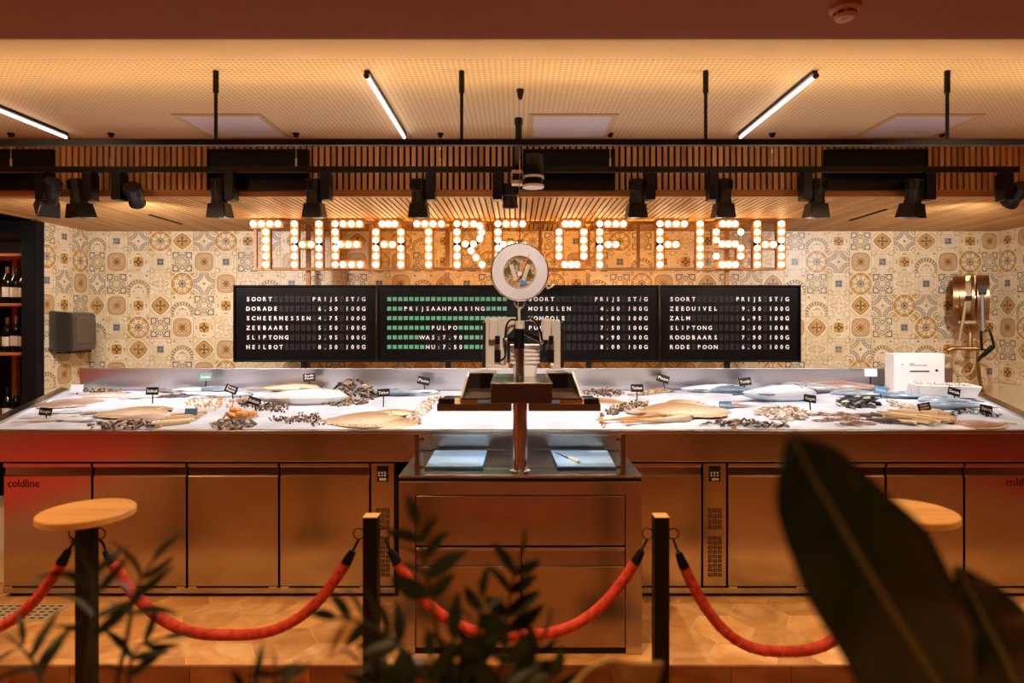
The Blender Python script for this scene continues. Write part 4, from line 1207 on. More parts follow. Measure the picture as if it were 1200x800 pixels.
# ================================================================== hanging dial scale
D_D = 3.24
ds = thing('hanging_scale', 'round white dial scale hanging on a wire at the centre', 'scale', (X_(609, D_D), D_D, Z_(319, D_D)))
dl = ds.location.copy()
R90 = Matrix.Rotation(PI / 2, 3, 'X')     # lathe axis towards -Y
rad = S_(33.5, D_D)
M['dial_white'] = noise_color('dial_face', [(0.3, '#ddd6d0'), (0.7, '#ece6e0')], (6, 6, 6), 0.3, 3)
def dial_art():
    m, nt, b = new_mat('dial_window_print'); E.nt = nt
    tc = node(nt, 'ShaderNodeTexCoord')
    nz = node(nt, 'ShaderNodeTexNoise'); nz.inputs['Scale'].default_value = 24; nz.inputs['Detail'].default_value = 2; nz.inputs['Distortion'].default_value = 1.0
    nt.links.new(tc.outputs['Object'], nz.inputs['Vector'])
    rp = node(nt, 'ShaderNodeValToRGB'); rp.color_ramp.interpolation = 'CONSTANT'
    el = rp.color_ramp.elements
    for p, c in ((0.4, '#8a6a3c'), (0.5, '#c8b088'), (0.58, '#b8862f')): e = el.new(p); e.color = lin(c)
    el[0].color = lin('#5c4a30'); el[-1].position = 0.66; el[-1].color = lin('#d8cdb8')
    nt.links.new(nz.outputs['Fac'], rp.inputs[0]); nt.links.new(rp.outputs[0], b.inputs['Base Color'])
    b.inputs['Roughness'].default_value = 0.25
    return m
M['dial_art'] = dial_art()
MB().lathe([(rad * 0.97, 0.03), (rad, 0.025), (rad, -0.022), (rad * 0.985, -0.026)], 48, (0, 0, 0), R90.inverted()).build('case', M['chrome'], ds, smooth=30)
ringm = MB()
prof = [(rad * 0.96, 0.0), (rad * 0.96, 0.014), (rad * 0.56, 0.014), (rad * 0.56, 0.0)]
vs = []; fs_ = []; n = 48
for (r_, h) in prof:
    for k in range(n):
        a = 2 * PI * k / n; vs.append((r_ * math.cos(a), -0.028 - h, r_ * math.sin(a)))
for i in range(4):
    for k in range(n): fs_.append((i * n + k, i * n + (k + 1) % n, ((i + 1) % 4) * n + (k + 1) % n, ((i + 1) % 4) * n + k))
ringm._add(vs, fs_); fc = ringm.build('dial_face', M['dial_white'], ds, smooth=30)
MB().lathe([(rad * 0.575, 0.028), (rad * 0.575, 0.036)], 40, (0, 0, 0), R90).build('dial_window', M['dial_art'], ds)
bz = MB(); bz.tube([(rad * 0.56 * math.cos(2 * PI * k / 40), -0.043, rad * 0.56 * math.sin(2 * PI * k / 40)) for k in range(40)], 0.003, 6, closed=True)
bz.build('window_bezel', M['card'], ds, smooth=60)
rmz = MB(); rmz.tube([(rad * 0.98 * math.cos(2 * PI * k / 48), -0.038, rad * 0.98 * math.sin(2 * PI * k / 48)) for k in range(48)], 0.006, 6, closed=True)
rmz.build('outer_rim', M['chrome'], ds, smooth=60)
tk = MB()
for k in range(10):
    a = PI / 2 - 2 * PI * (k + 0.5) / 10
    tk.cyl((rad * 0.84 * math.cos(a), -0.040, rad * 0.84 * math.sin(a)), (rad * 0.84 * math.cos(a), -0.0445, rad * 0.84 * math.sin(a)), 0.0035, 8)
tk.build('dial_screws', M['card'], fc)
M['needle'] = simple('orange_needle', '#e0852c', 0.4)
nd = Vector((0.45, 0, 0.89)).normalized(); nx = Vector((nd.z, 0, -nd.x))
c0 = Vector((0.0, 0, -0.01))
pl = [c0 - nd * 0.05 + nx * 0.004, c0 + nx * 0.01, c0 + nd * 0.06 + nx * 0.004, c0 + nd * 0.115, c0 + nd * 0.06 - nx * 0.005, c0 - nx * 0.006]
MB().prism([(p.x, p.z) for p in pl], -0.049, -0.046).build('needle', M['needle'], ds)
MB().lathe([(0.012, 0.046), (0.012, 0.053), (0.008, 0.055)], 16, (0.0, 0, -0.012), R90).build('needle_hub', M['white_paint'], ds, smooth=40)
MB().lathe([(0.017, 0.036), (0.017, 0.0385)], 16, (0.018, 0, -0.05), R90).build('blue_mark', simple('blue_mark', '#3c8fd6', 0.4), ds)
for k in (-1, 1):
    MB().obox((k * 0.032, -0.0375, -0.004), (0.02, 0.004, 0.085), (0, k * 0.3, 0)).build('light_bar', M['card'], ds, bevel=0.001)
# suspension: lug, wire, cylinder and ceiling cup
MB().box(-0.012, 0.012, -0.012, 0.012, rad - 0.006, rad + 0.02).build('top_lug', M['chrome'], ds)
MB().tube([(0.0, 0, rad + 0.015), (0.0, 0, Z_(165, D_D) - dl.z)], 0.0028, 6).build('hanging_wire', M['chrome'], ds)
MB().lathe([(0.018, Z_(166, D_D) - dl.z), (0.018, Z_(147, D_D) - dl.z), (0.022, Z_(146, D_D) - dl.z), (0.022, Z_(139, D_D) - dl.z), (0.016, Z_(138, D_D) - dl.z)], 16, (-0.006, 0, 0)).build('wire_tensioner', M['black'], ds, smooth=40)
MB().tube([(-0.002, 0, Z_(139, D_D) - dl.z), (0.0, 0, Z_(112, D_D) - dl.z)], 0.0016, 6).build('ceiling_wire', M['chrome'], ds)
MB().lathe([(0.010, -0.05), (0.020, -0.003), (0.020, 0.0)], 16, (0.003, 0, Z_CEIL - dl.z)).build('ceiling_cup', M['black'], ds, smooth=40)
# lower shackle and hook
hk = MB(); sr = 0.026
hk.tube([(-0.026, 0, -rad + 0.004), (-0.027, 0, -rad - 0.012), (-0.014, 0, -rad - 0.032), (0, 0, -rad - 0.038), (0.014, 0, -rad - 0.032), (0.027, 0, -rad - 0.012), (0.026, 0, -rad + 0.004)], 0.005, 8)
hk.build('shackle', M['chrome'], ds, smooth=60)
MB().tube([(0, 0, -rad - 0.034), (-0.004, 0, Z_(366, D_D) - dl.z), (-0.001, 0, Z_(377, D_D) - dl.z)], 0.007, 8).build('lower_rod', M['beige'], ds, smooth=60)
MB().tube([(rad * 0.9, 0, -0.06), (rad * 0.98, -0.02, -0.085), (rad * 1.12, -0.02, -0.075), (rad * 1.22, -0.02, -0.06)], 0.005, 6).build('side_lever', M['beige'], ds, smooth=60)

# ================================================================== wine rack at the far left
rack = thing('wine_rack', 'tall black wine rack with orange wooden shelves at the far left', 'shelf', (-4.45, 5.25, 0))
RB = rack.location.copy()
def kput(mb, name, mat, **kw):
    o = mb.build(name, mat, rack, **kw); return loc_(o, RB)
kput(MB().box(-3.985, -3.862, 5.02, 5.107, 0.0, 2.335), 'side_post', M['black_matte'], bevel=0.004)
kput(MB().box(-5.3, -5.22, 5.02, 5.5, 0.0, 2.335), 'side_panel', M['black_matte'])
kput(MB().box(-5.22, -3.985, 5.46, 5.5, 0.0, 2.335), 'back_panel', M['black_matte'])
kput(MB().box(-5.22, -3.985, 5.02, 5.46, 2.22, 2.335), 'top_panel', M['black_matte'])
SH_Z = []
D_SH = 5.06
for py in (295, 353.5, 411.5, 497):
    z = Z_(py + 1.8, D_SH); SH_Z.append(z)
    kput(MB().box(-5.22, -3.987, D_SH, 5.46, z - 0.022, z), 'shelf_board', M['wood_shelf'], bevel=0.002)
for (zb_, zt_) in ((SH_Z[1], SH_Z[0]), (SH_Z[2], SH_Z[1]), (SH_Z[3], SH_Z[2])):
    kput(MB().box(X_(10, 5.3) - 0.02, X_(10, 5.3) + 0.02, 5.36, 5.4, zb_, zt_ - 0.022), 'divider', M['wood_shelf'])
M['bottle_dark'] = simple('bottle_glass', '#0a0d08', 0.08, spec=0.7)
M['label_paper'] = simple('bottle_label', '#d8cbb4', 0.7)
M['capsule'] = simple('bottle_capsule', '#8a5a2c', 0.35, 0.5)
M['capsule_dark'] = simple('bottle_capsule_dark', '#1c1412', 0.35)
bt0 = thing('wine_bottle', 'x', 'bottle', (0, 0, 0), 0, 'dark wine bottles on the rack')
MB().lathe([(0.030, 0), (0.037, 0.004), (0.0375, 0.18), (0.034, 0.205), (0.018, 0.235), (0.0145, 0.25), (0.0145, 0.298), (0.0155, 0.30), (0.013, 0.302)], 16).build('glass', M['bottle_dark'], bt0, smooth=40)
MB().lathe([(0.0379, 0.055), (0.0381, 0.056), (0.0381, 0.135), (0.0379, 0.136)], 16).build('paper_label', M['label_paper'], bt0, smooth=40)
MB().lathe([(0.0152, 0.252), (0.0152, 0.299), (0.0162, 0.3), (0.0162, 0.305), (0.012, 0.306)], 14).build('capsule', M['capsule'], bt0, smooth=40)
first = True
ORD = ['first', 'second', 'third', 'fourth', 'fifth']
for si, (z, nm) in enumerate(((SH_Z[1], 'upper'), (SH_Z[2], 'middle'), (SH_Z[3], 'lowest'))):
    xs = [-4.045 - 0.083 * k for k in range(5)]
    for k, x in enumerate(xs):
        o = bt0 if first else copy_tree(bt0)
        first = False
        o.location = (x, 5.13 + 0.05 * ((k * 7 + si * 3) % 3) / 3, z)
        o.rotation_euler = (0, 0, k * 1.3)
        o.scale = (1, 1, 0.94 + 0.03 * ((k + si) % 3))
        o['label'] = 'dark wine bottle on the %s visible rack shelf, %s from the black post' % (nm, ORD[k])
        if (k + si) % 3 == 1:
            for ch in o.children:
                if ch.name.startswith('capsule'): ch.active_material_index = 0; ch.material_slots[0].link = 'OBJECT'; ch.material_slots[0].material = M['capsule_dark']

lamp('AREA', 'added_rack_lamp', (-4.5, 5.0, 2.2), 5.0, (1.0, 0.7, 0.42), (-4.35, 5.2, 1.2), 0.05, sy=0.6)  # area lamp added to brighten the bottles and shelves
# ================================================================== paper towel dispenser on the left wall
M['smoke'] = simple('smoked_plastic', '#3a332d', 0.18, spec=0.6, coat=0.5)
M['smoke_body'] = simple('dispenser_body', '#5a4c40', 0.2)
pd = thing('towel_dispenser', 'smoky brown paper towel dispenser on the tiled left wall', 'dispenser', (X_L + 0.007, 5.38, 1.24))
prof = [(0.0, 0.0), (0.10, -0.012), (0.19, 0.0), (0.205, 0.05), (0.20, 0.30), (0.185, 0.325), (0.02, 0.34), (0.0, 0.34)]
MB().prism([(p[0], p[1]) for p in prof], -0.15, 0.15).build('cover', M['smoke'], pd, bevel=0.012)
MB().box(0.02, 0.21, -0.11, 0.11, 0.06, 0.29).build('window', M['smoke_body'], pd, bevel=0.01)
MB().box(0.05, 0.17, -0.13, 0.13, -0.02, 0.0).build('paper_slot', M['black'], pd)
pd.location.z = Z_(411, 5.3)

# ================================================================== hose reel on the back wall at right
dr = 5.50
hr = thing('hose_reel', 'stainless steel hose reel with hanging spray gun on the tiled wall', 'hose reel', (X_(1137, dr), dr, Z_(375, dr)), -0.60)
HZ = hr.location.z
def hl(px, py, y=0.0): return Vector((S_(px - 1137, dr) * 0.83, y, Z_(py, dr) - HZ))
def hx_(px): return S_(px - 1137, dr) * 0.83
def hput(mb, name, mat, **kw): return mb.build(name, mat, hr, **kw)
M['reel'] = steel('reel_steel', '#b48e60', 0.36, 0.3)
M['hose'] = simple('beige_hose', '#c2a273', 0.5)
zc_ = Z_(349, dr) - HZ; rr_ = S_(26.5, dr)
def disc(xa, xb_, r_): return MB().tube([(hx_(xa), 0, zc_), (hx_(xb_), 0, zc_)], r_, 40)
hput(disc(1117, 1124, rr_), 'side_drum', M['reel'], smooth=40)
hput(disc(1124.5, 1131, rr_ * 0.98), 'side_flange', M['reel'], smooth=40)
hput(disc(1131, 1138, rr_ * 0.75), 'spool', M['hose'], smooth=40)
hput(disc(1138, 1141, rr_), 'side_flange', M['reel'], smooth=40)
hput(disc(1144, 1157.5, rr_ * 1.0), 'motor_drum', M['reel'], smooth=40)
hput(MB().tube([(hx_(1116), 0, zc_), (hx_(1158.5), 0, zc_)], 0.03, 12), 'axle', M['chrome'], smooth=40)
hput(MB().box(hx_(1132), hx_(1143), rr_ * 0.4, rr_ * 0.4 + 0.03, zc_ - 0.2, zc_ + 0.2), 'swivel_plate', M['reel'])
hput(MB().box(hx_(1123), hx_(1143), -0.10, 0.09, Z_(379, dr) - HZ, Z_(376, dr) - HZ), 'lower_bracket', M['hose'])
yo = -rr_ - 0.012
hput(MB().box(hx_(1130.5), hx_(1138), yo, yo + 0.03, Z_(350, dr) - HZ, Z_(347.5, dr) - HZ), 'guide_pin', M['chrome'])
hput(MB().box(hx_(1145), hx_(1154), yo - 0.03, yo + 0.02, Z_(345, dr) - HZ, Z_(336, dr) - HZ), 'hose_guide', M['black'], bevel=0.003)
hput(MB().tube([hl(1149, 342, yo), hl(1149.5, 365, yo), hl(1150, 388, yo)], 0.011, 8), 'grey_hose', simple('grey_hose', '#8f979c', 0.4), smooth=60)
hput(MB().tube([hl(1131, 354, yo), hl(1128, 375, yo), hl(1123, 403, yo + 0.05)], 0.010, 8), 'supply_hose', M['hose'], smooth=60)
hput(MB().tube([hl(1148, 388, yo), hl(1157, 386, yo), hl(1160, 396, yo), hl(1162, 405, yo), hl(1156, 409, yo), hl(1149, 408, yo), hl(1148, 398, yo)], 0.011, 8, closed=True), 'spray_gun', M['black'], smooth=60)
hput(MB().tube([hl(1161, 404, yo), hl(1153, 412, yo), hl(1147, 417, yo), hl(1144, 422, yo)], [0.02, 0.02, 0.014, 0.007], 10), 'spray_nozzle', M['black'], smooth=60)
hput(MB().tube([hl(1112, 411, -0.02), hl(1118, 408, -0.02), hl(1150, 408, -0.02)], [0.026, 0.018, 0.018], 12), 'tap_pipe', M['reel'], smooth=60)
hput(MB().tube([hl(1136, 408, -0.02), hl(1137, 408, 0.06), hl(1138, 380, 0.09)], 0.02, 12), 'tap_inlet', M['reel'], smooth=60)
hput(MB().tube(arc(hl(1121, 411, -0.05), hl(1114, 432, -0.05), hl(1119, 440, -0.05), hl(1128, 440, -0.05)) + arc(hl(1128, 440, -0.05), hl(1140, 440, -0.05), hl(1143, 430, -0.05), hl(1142, 412, -0.05))[1:], 0.008, 8), 'hose_loop', M['hose'], smooth=60)
hput(MB().tube(arc(hl(1143, 412, 0), hl(1147, 425, 0), hl(1145, 440, 0), hl(1152, 462, 0)), 0.016, 8), 'drain_hose', M['reel'], smooth=60)

# ================================================================== boxes at the right end of the ice
M['foam'] = simple('white_foam', '#eceae6', 0.6)
M['carton'] = simple('white_carton', '#e9e6e4', 0.55)
D_BX = 4.74
wb = thing('carton_box', 'white printed carton standing upright at the back of the ice', 'box', (X_(1075, D_BX), D_BX, ice_z(X_(1075, D_BX), D_BX) - 0.004))
z0b = wb.location.z
MB().box(-0.19, 0.195, -0.02, 0.10, 0.0, Z_(414, D_BX) - z0b).build('carton', M['carton'], wb, bevel=0.004)
pr = MB()
def wpx(px, py): return X_(px, D_BX) - wb.location.x, Z_(py, D_BX) - z0b
for (a_, b_, y0, y1) in ((1064, 1087, 434, 435.4), (1064, 1070, 425.5, 426), (1064, 1084, 427.4, 427.9)):
    x0, zz0 = wpx(a_, y1); x1, zz1 = wpx(b_, y0); pr.box(x0, x1, -0.0215, -0.02, zz0, zz1)
x0, zz0 = wpx(1093.5, 434.6); pr.prism([(x0, zz0), (x0 + 0.026, zz0 - 0.002), (x0 + 0.022, zz0 + 0.012), (x0 + 0.012, zz0 + 0.018), (x0 + 0.004, zz0 + 0.01)], -0.0215, -0.02)
x0, zz0 = wpx(1054.5, 427.5); pr.prism([(x0, zz0), (x0 + 0.008, zz0), (x0 + 0.012, zz0 + 0.01), (x0 + 0.004, zz0 + 0.008)], -0.0215, -0.02)
pr.build('print', M['ink'], wb)
D_FB = 4.58
fb = thing('foam_tray', 'white foam tray of ice and small shellfish beside the printed carton', 'foam tray', (X_(1105, D_FB), D_FB, bed_z(D_FB) + 0.012), -0.30)
ow, od, oh = 0.20, 0.14, 0.085
tb = MB()
def frus(w0, d0, w1, d1, za, zb_): return [(-w0, -d0, za), (w0, -d0, za), (w0, d0, za), (-w0, d0, za), (-w1, -d1, zb_), (w1, -d1, zb_), (w1, d1, zb_), (-w1, d1, zb_)]
o4 = frus(0.17, 0.11, ow, od, 0, oh); i4 = frus(0.16, 0.10, ow - 0.022, od - 0.022, 0.012, oh)
vs = o4 + i4
tb._add(vs, [(3, 2, 1, 0), (0, 1, 5, 4), (1, 2, 6, 5), (2, 3, 7, 6), (3, 0, 4, 7), (4, 5, 13, 12), (5, 6, 14, 13), (6, 7, 15, 14), (7, 4, 12, 15), (8, 9, 13, 12), (9, 10, 14, 13), (10, 11, 15, 14), (11, 8, 12, 15), (8, 9, 10, 11)])
tb.build('foam_shell', M['foam'], fb, bevel=0.004)

# ================================================================== seafood
def fish_mat(name, dorsal, flank, belly, rough=0.28, spot=0.0, spotcol='#222', axis=1, iri=0.0):
    """colour runs from back to belly across the body, with mottling"""
    m, nt, b = new_mat(name); E.nt = nt
    tc = node(nt, 'ShaderNodeTexCoord'); sp = node(nt, 'ShaderNodeSeparateXYZ'); nt.links.new(tc.outputs['Generated'], sp.inputs[0])
    nz = node(nt, 'ShaderNodeTexNoise'); nz.inputs['Scale'].default_value = 9; nz.inputs['Detail'].default_value = 6
    nt.links.new(tc.outputs['Generated'], nz.inputs['Vector'])
    f = E(sp.outputs[axis]) + (E(nz.outputs['Fac']) - 0.5) * 0.35
    rp = node(nt, 'ShaderNodeValToRGB'); el = rp.color_ramp.elements
    el[0].position = 0.15; el[0].color = lin(belly); el[1].position = 0.85; el[1].color = lin(dorsal)
    e = el.new(0.5); e.color = lin(flank)
    bp = node(nt, 'ShaderNodeBump'); bp.inputs['Strength'].default_value = 0.25; bp.inputs['Distance'].default_value = 0.01
    nt.links.new(nz.outputs['Fac'], bp.inputs['Height']); nt.links.new(bp.outputs[0], b.inputs['Normal'])
    nt.links.new(f.s, rp.inputs[0]); cur = rp.outputs[0]
    if spot:
        vr = node(nt, 'ShaderNodeTexVoronoi'); vr.inputs['Scale'].default_value = 16; nt.links.new(tc.outputs['Generated'], vr.inputs['Vector'])
        k = fill(E(vr.outputs['Distance']) - 0.22, 0.15) * spot
        mix = node(nt, 'ShaderNodeMix', data_type='RGBA'); nt.links.new(k.s, mix.inputs[0]); nt.links.new(cur, mix.inputs[6]); mix.inputs[7].default_value = lin(spotcol)
        cur = mix.outputs[2]
    nt.links.new(cur, b.inputs['Base Color']); b.inputs['Roughness'].default_value = rough
    b.inputs['Coat Weight'].default_value = 0.3; b.inputs['Coat Roughness'].default_value = 0.15
    return m
FM = dict(
 silver=fish_mat('silver_skin', '#6f8496', '#b4c2cf', '#e4e6ea'),
 blue=fish_mat('blue_skin', '#586e82', '#8fa6ba', '#d6dde4', 0.22),
 pink=fish_mat('pink_skin', '#927468', '#bca398', '#dccfc8', spot=0.45, spotcol='#8a6452'),
 tan=fish_mat('tan_skin', '#98754c', '#b8946a', '#d8c4a6', 0.38, spot=0.5, spotcol='#7c5a34'),
 grey=fish_mat('grey_skin', '#8c8c94', '#c2c3ca', '#e6e4e6'),
 golden=fish_mat('golden_skin', '#8c6a36', '#b48d50', '#dccaa8', 0.38, spot=0.3, spotcol='#6a4a24'),
 brown=fish_mat('brown_skin', '#8a6c50', '#b2937a', '#dccabb', 0.4, spot=0.5, spotcol='#6a4a32'))
FM['fin'] = simple('pale_fin', '#b9a48c', 0.4)
FM['fringe'] = noise_color('fringe_fin', [(0.4, '#9a7850'), (0.6, '#dcc6a4')], (40, 3, 3), 0.45, 2)
FM['fin_dark'] = simple('dark_fin', '#56616c', 0.4)
FM['fin_orange'] = simple('orange_fin', '#d8923c', 0.4)
FM['eye_white'] = simple('fish_eye', '#d9d2b8', 0.2)
FM['pupil'] = simple('fish_pupil', '#0a0a0c', 0.1)
FM['mouth'] = simple('fish_mouth', '#3a1f18', 0.4)

def fish_parts(kind):
    """unit length fish lying on its side, head at +X, back towards +Y; returns (name, mesh, material)"""
    hgt, thick, tailw, fork, nose = dict(round=(0.34, 0.14, 0.22, 0.06, 0.6), slim=(0.22, 0.12, 0.18, 0.07, 0.7), tuna=(0.27, 0.17, 0.24, 0.10, 0.75), gurnard=(0.17, 0.13, 0.15, 0.02, 0.35), salmon=(0.24, 0.13, 0.2, 0.03, 0.7))[kind]
    n, seg = 18, 12
    rows = []
    for i in range(n + 1):
        t = i / n                       # 0 nose, 1 tail root
        if kind == 'gurnard': w = max(0.02, min(1.0, (t / 0.18) ** 0.7) * (1 - 0.86 * max(0, (t - 0.2) / 0.8) ** 0.9))
        else: w = max(0.03, (math.sin(PI * min(1, t ** nose)) ** 0.75) * 0.96 + 0.13 * t)
        if t == 0: w = 0.05
        x = 0.5 - 0.84 * t
        ring = []
        for k in range(seg + 1):
            a = 2 * PI * k / seg
            ca, sa = math.cos(a), math.sin(a)
            ring.append((x, 0.5 * hgt * w * ca, thick * 0.5 * (0.35 + 0.65 * min(1, w)) * w ** 0.5 * sa + thick * 0.42))
        rows.append(ring)
    b = MB().grid(rows); 
    b._add(rows[0][:-1], [tuple(range(seg))]); b._add(rows[-1][:-1], [tuple(range(seg))[::-1]])
    tz = thick * 0.42
    tail = MB().prism([(-0.33, 0.03 * hgt / 0.3), (-0.5, tailw / 2), (-0.5 + fork, 0), (-0.5, -tailw / 2), (-0.33, -0.03 * hgt / 0.3)], tz - 0.006, tz + 0.006, 'z')
    dors = MB().prism([(0.18, hgt * 0.42), (0.08, hgt * 0.62), (-0.15, hgt * 0.5), (-0.22, hgt * 0.28)], tz - 0.005, tz + 0.005, 'z')
    anal = MB().prism([(-0.02, -hgt * 0.42), (-0.12, -hgt * 0.56), (-0.2, -hgt * 0.32)], tz - 0.005, tz + 0.005, 'z')
    hw = 0.30
    pect = MB().hexa([Vector(p) for p in ((0.2, -0.02, thick * 0.86), (0.2, 0.02, thick * 0.86), (0.05, 0.05, thick * 0.93), (0.04, -0.03, thick * 0.93), (0.2, -0.02, thick * 0.88), (0.2, 0.02, thick * 0.88), (0.05, 0.05, thick * 0.95), (0.04, -0.03, thick * 0.95))])
    eye = MB().sphere((0.405, hgt * 0.13, thick * 0.70), (0.018, 0.018, 0.012), 10, 6)
    pup = MB().sphere((0.405, hgt * 0.13, thick * 0.755), (0.010, 0.010, 0.007), 8, 5)
    mth = MB().obox((0.475, -0.012, thick * 0.56), (0.055, 0.008, 0.014), (0, 0.25, 0.25))
    gill = MB().tube([(0.29, hgt * 0.33, thick * 0.74), (0.262, hgt * 0.12, thick * 0.885), (0.262, -hgt * 0.12, thick * 0.885), (0.29, -hgt * 0.33, thick * 0.74)], 0.005, 5)
    return [('body', b), ('tail_fin', tail), ('dorsal_fin', dors), ('anal_fin', anal), ('pectoral_fin', pect), ('eye', eye), ('pupil', pup), ('mouth', mth), ('gill_line', gill)]
FISH = {}
def fish(kind, skin, label, px, py, length, ang, fin='fin', name='fish', cat='fish', group='whole fish on the ice', flip=False, thick=1.0, dz=0.0):
    """px, py: where the middle of the fish lies on the ice; ang: heading of the head in degrees (0 = right)"""
    p = BED(px, py)
    r = thing(name, label, cat, (p.x, p.y, ice_z(p.x, p.y) - 0.006 + dz), math.radians(ang), group)
    r.scale = (length, -length if flip else length, length * thick)
    for nm, mb in fish_parts(kind) if kind not in FISH else []:
        FISH.setdefault(kind, []).append((nm, mb))
    for nm, mb in FISH[kind]:
        mt = {'body': FM[skin], 'eye': FM['eye_white'], 'pupil': FM['pupil'], 'mouth': FM['mouth'], 'gill_line': FM['fin_dark' if fin == 'fin_dark' else 'fin']}.get(nm, FM[fin])
        key = (kind, nm, mt.name)
        if key not in FISH: FISH[key] = mb.mesh(nm, mt, 50)
        link(nm, FISH[key], r)
    return r
FLAT = {}
def flatfish(skin, label, px, py, length, ang, wid=0.75, thick=0.065, name='flatfish', ray=False, dz=0.0):
    p = BED(px, py)
    r = thing(name, label, 'fish', (p.x, p.y, ice_z(p.x, p.y) - 0.004 + dz), math.radians(ang), 'flatfish on the ice')
    r.scale = (length,) * 3
    n, seg = 20, 16
    rows = []; skirt = []
    for i in range(n + 1):
        t = i / n
        w = (math.sin(PI * min(1, t ** 0.72)) ** 0.6) * wid * 0.40 + 0.03
        if t in (0, 1): w = 0.03
        x = 0.5 - 0.84 * t
        rows.append([(x, w * math.cos(PI * k / seg), thick * (math.sin(PI * k / seg) ** 0.7) * (0.35 + 0.65 * math.sin(PI * min(1, t * 1.05 + 0.03)))) for k in range(seg + 1)])
    b = MB().grid(rows); b.grid([[(p_[0], p_[1], 0.0) for p_ in (row[0], row[-1])] for row in rows])
    b.build('body', FM[skin], r, smooth=60)
    f = MB()
    for s in (-1, 1):
        o_ = []
        for i in range(2, n):
            row = rows[i]; y = row[0][1] * s
            wv = 1 + 0.03 * math.sin(i * 2.1)
            o_.append(((row[0][0], y * 0.93, 0.012), (row[0][0] - 0.02, y * (1.28 * wv), 0.006)))
        f.grid([[(a[0], a[1], a[2]) for a in [q[0] for q in o_]], [(a[0], a[1], a[2] + 0.004) for a in [q[1] for q in o_]]])
        f.grid([[(a[0], a[1], a[2] - 0.008) for a in [q[0] for q in o_]], [(a[0], a[1], a[2]) for a in [q[1] for q in o_]]])
    f.build('fringe_fin', FM['fringe'], r)
    MB().prism([(-0.33, 0.035), (-0.5, 0.10), (-0.52, 0.0), (-0.5, -0.10), (-0.33, -0.035)], 0.008, 0.02, 'z').build('tail_fin', FM['fin'], r)
    for k in (-1, 1):
        e = MB().sphere((0.36, 0.045 * k + 0.03, thick * 0.72), (0.022, 0.022, 0.02), 8, 6).build('eye', FM['eye_white'], r, smooth=60)
        MB().sphere((0.362, 0.045 * k + 0.03, thick * 0.72 + 0.012), (0.013, 0.013, 0.012), 8, 5).build('pupil', FM['pupil'], e)
    MB().obox((0.49, -0.01, thick * 0.32), (0.05, 0.06, 0.02), (0, 0.2, 0.5)).build('mouth', FM['mouth'], r)
    MB().prism([(0.25, -0.12), (0.12, -0.2), (0.08, -0.13)], thick * 0.72, thick * 0.8, 'z').build('pectoral_fin', FM['fin'], r)
    return r

# -- left half
fish('slim', 'blue', 'small blue silver fish behind the leftmost price tag', 72, 485, 0.22, 20, 'fin_dark')
fish('slim', 'silver', 'silver fish at the front left corner with blue back', 80, 494, 0.30, 8, 'fin_dark')
fish('gurnard', 'pink', 'pink fish lying just under the leftmost price tag', 47, 496, 0.26, 25)
fish('slim', 'brown', 'small brown fish left of the leftmost price tag', 42, 490, 0.16, 15)
flatfish('pink', 'pinkish speckled ray fish at the back left of the ice', 94, 471, 0.50, 200, 0.95)
flatfish('brown', 'rough brown ray fish near the towel dispenser corner', 118, 462, 0.42, 20, 0.7)
flatfish('tan', 'beige flatfish under the second price tag, behind dark shells', 150, 484, 0.52, 5, 0.85)
flatfish('pink', 'beige flatfish overlapping its twin beside the fillets', 176, 490, 0.36, 160, 0.9)
fish('slim', 'brown', 'thin brown fish between second price tag and backsplash', 167, 467, 0.30, 30)
fish('gurnard', 'brown', 'dark brown fish right behind the second price tag', 196, 461, 0.30, 150, 'fin_dark')
fish('slim', 'grey', 'grey fish near the pale green price tag, left one', 220, 459, 0.34, 10, 'fin_dark')
fish('slim', 'blue', 'blue grey fish behind the orange prawns', 258, 466, 0.42, 12, 'fin_dark')
fish('slim', 'silver', 'silver fish at the back near the pale green price tag', 262, 455, 0.45, 172)
fish('salmon', 'golden', 'golden fish at the back left of the mussel pile', 335, 459, 0.55, 5)
fish('salmon', 'grey', 'large pale grey fish lying in the middle of left ice', 345, 474, 0.72, 10, thick=1.3)
fish('slim', 'silver', 'silver fish with dark eye near the weighing scale', 470, 464, 0.45, 175, 'fin_dark', dz=0.01)
fish('slim', 'blue', 'blue backed fish under the rightmost left price tag', 486, 462, 0.38, 10, 'fin_dark')
flatfish('tan', 'large tan turbot at the front of the left ice', 418, 491, 0.56, 14, 1.0, 0.06)
flatfish('tan', 'tan turbot overlapping the larger one near the weighing cabinet', 456, 494, 0.42, -20, 0.95, 0.06)
flatfish('golden', 'small tan flatfish behind the large turbot', 452, 484, 0.34, 10, 0.7)
# -- right half
flatfish('tan', 'tan flatfish right beside the scale tray', 712, 470, 0.36, 160, 0.8)
fish('gurnard', 'tan', 'tan gurnard with orange tail, nearest the cabinet', 742, 494, 0.46, 22, 'fin_orange', flip=True)
fish('gurnard', 'golden', 'golden brown gurnard with orange tail at the front edge', 772, 496, 0.46, 18, 'fin_orange')
flatfish('tan', 'broad tan ray fish in the middle of right ice', 788, 482, 0.62, 18, 0.95)
flatfish('golden', 'tan flatfish with dark mouth behind the broad ray', 795, 472, 0.32, 20, 0.9)
flatfish('brown', 'pale brown flatfish right of the broad ray', 822, 481, 0.34, 20, 0.9)
fish('slim', 'silver', 'long silver fish at the back right of the langoustines', 828, 458, 0.62, 5, 'fin_dark')
fish('tuna', 'blue', 'slender blue fish beneath the backsplash price tag', 862, 460, 0.42, 185, 'fin_dark')
fish('tuna', 'blue', 'large blue tuna, the biggest blue fish on the ice', 905, 470, 0.66, 6, 'fin_dark', thick=1.2)
fish('round', 'pink', 'fish with open mouth left of the clam pile', 866, 478, 0.24, 195)
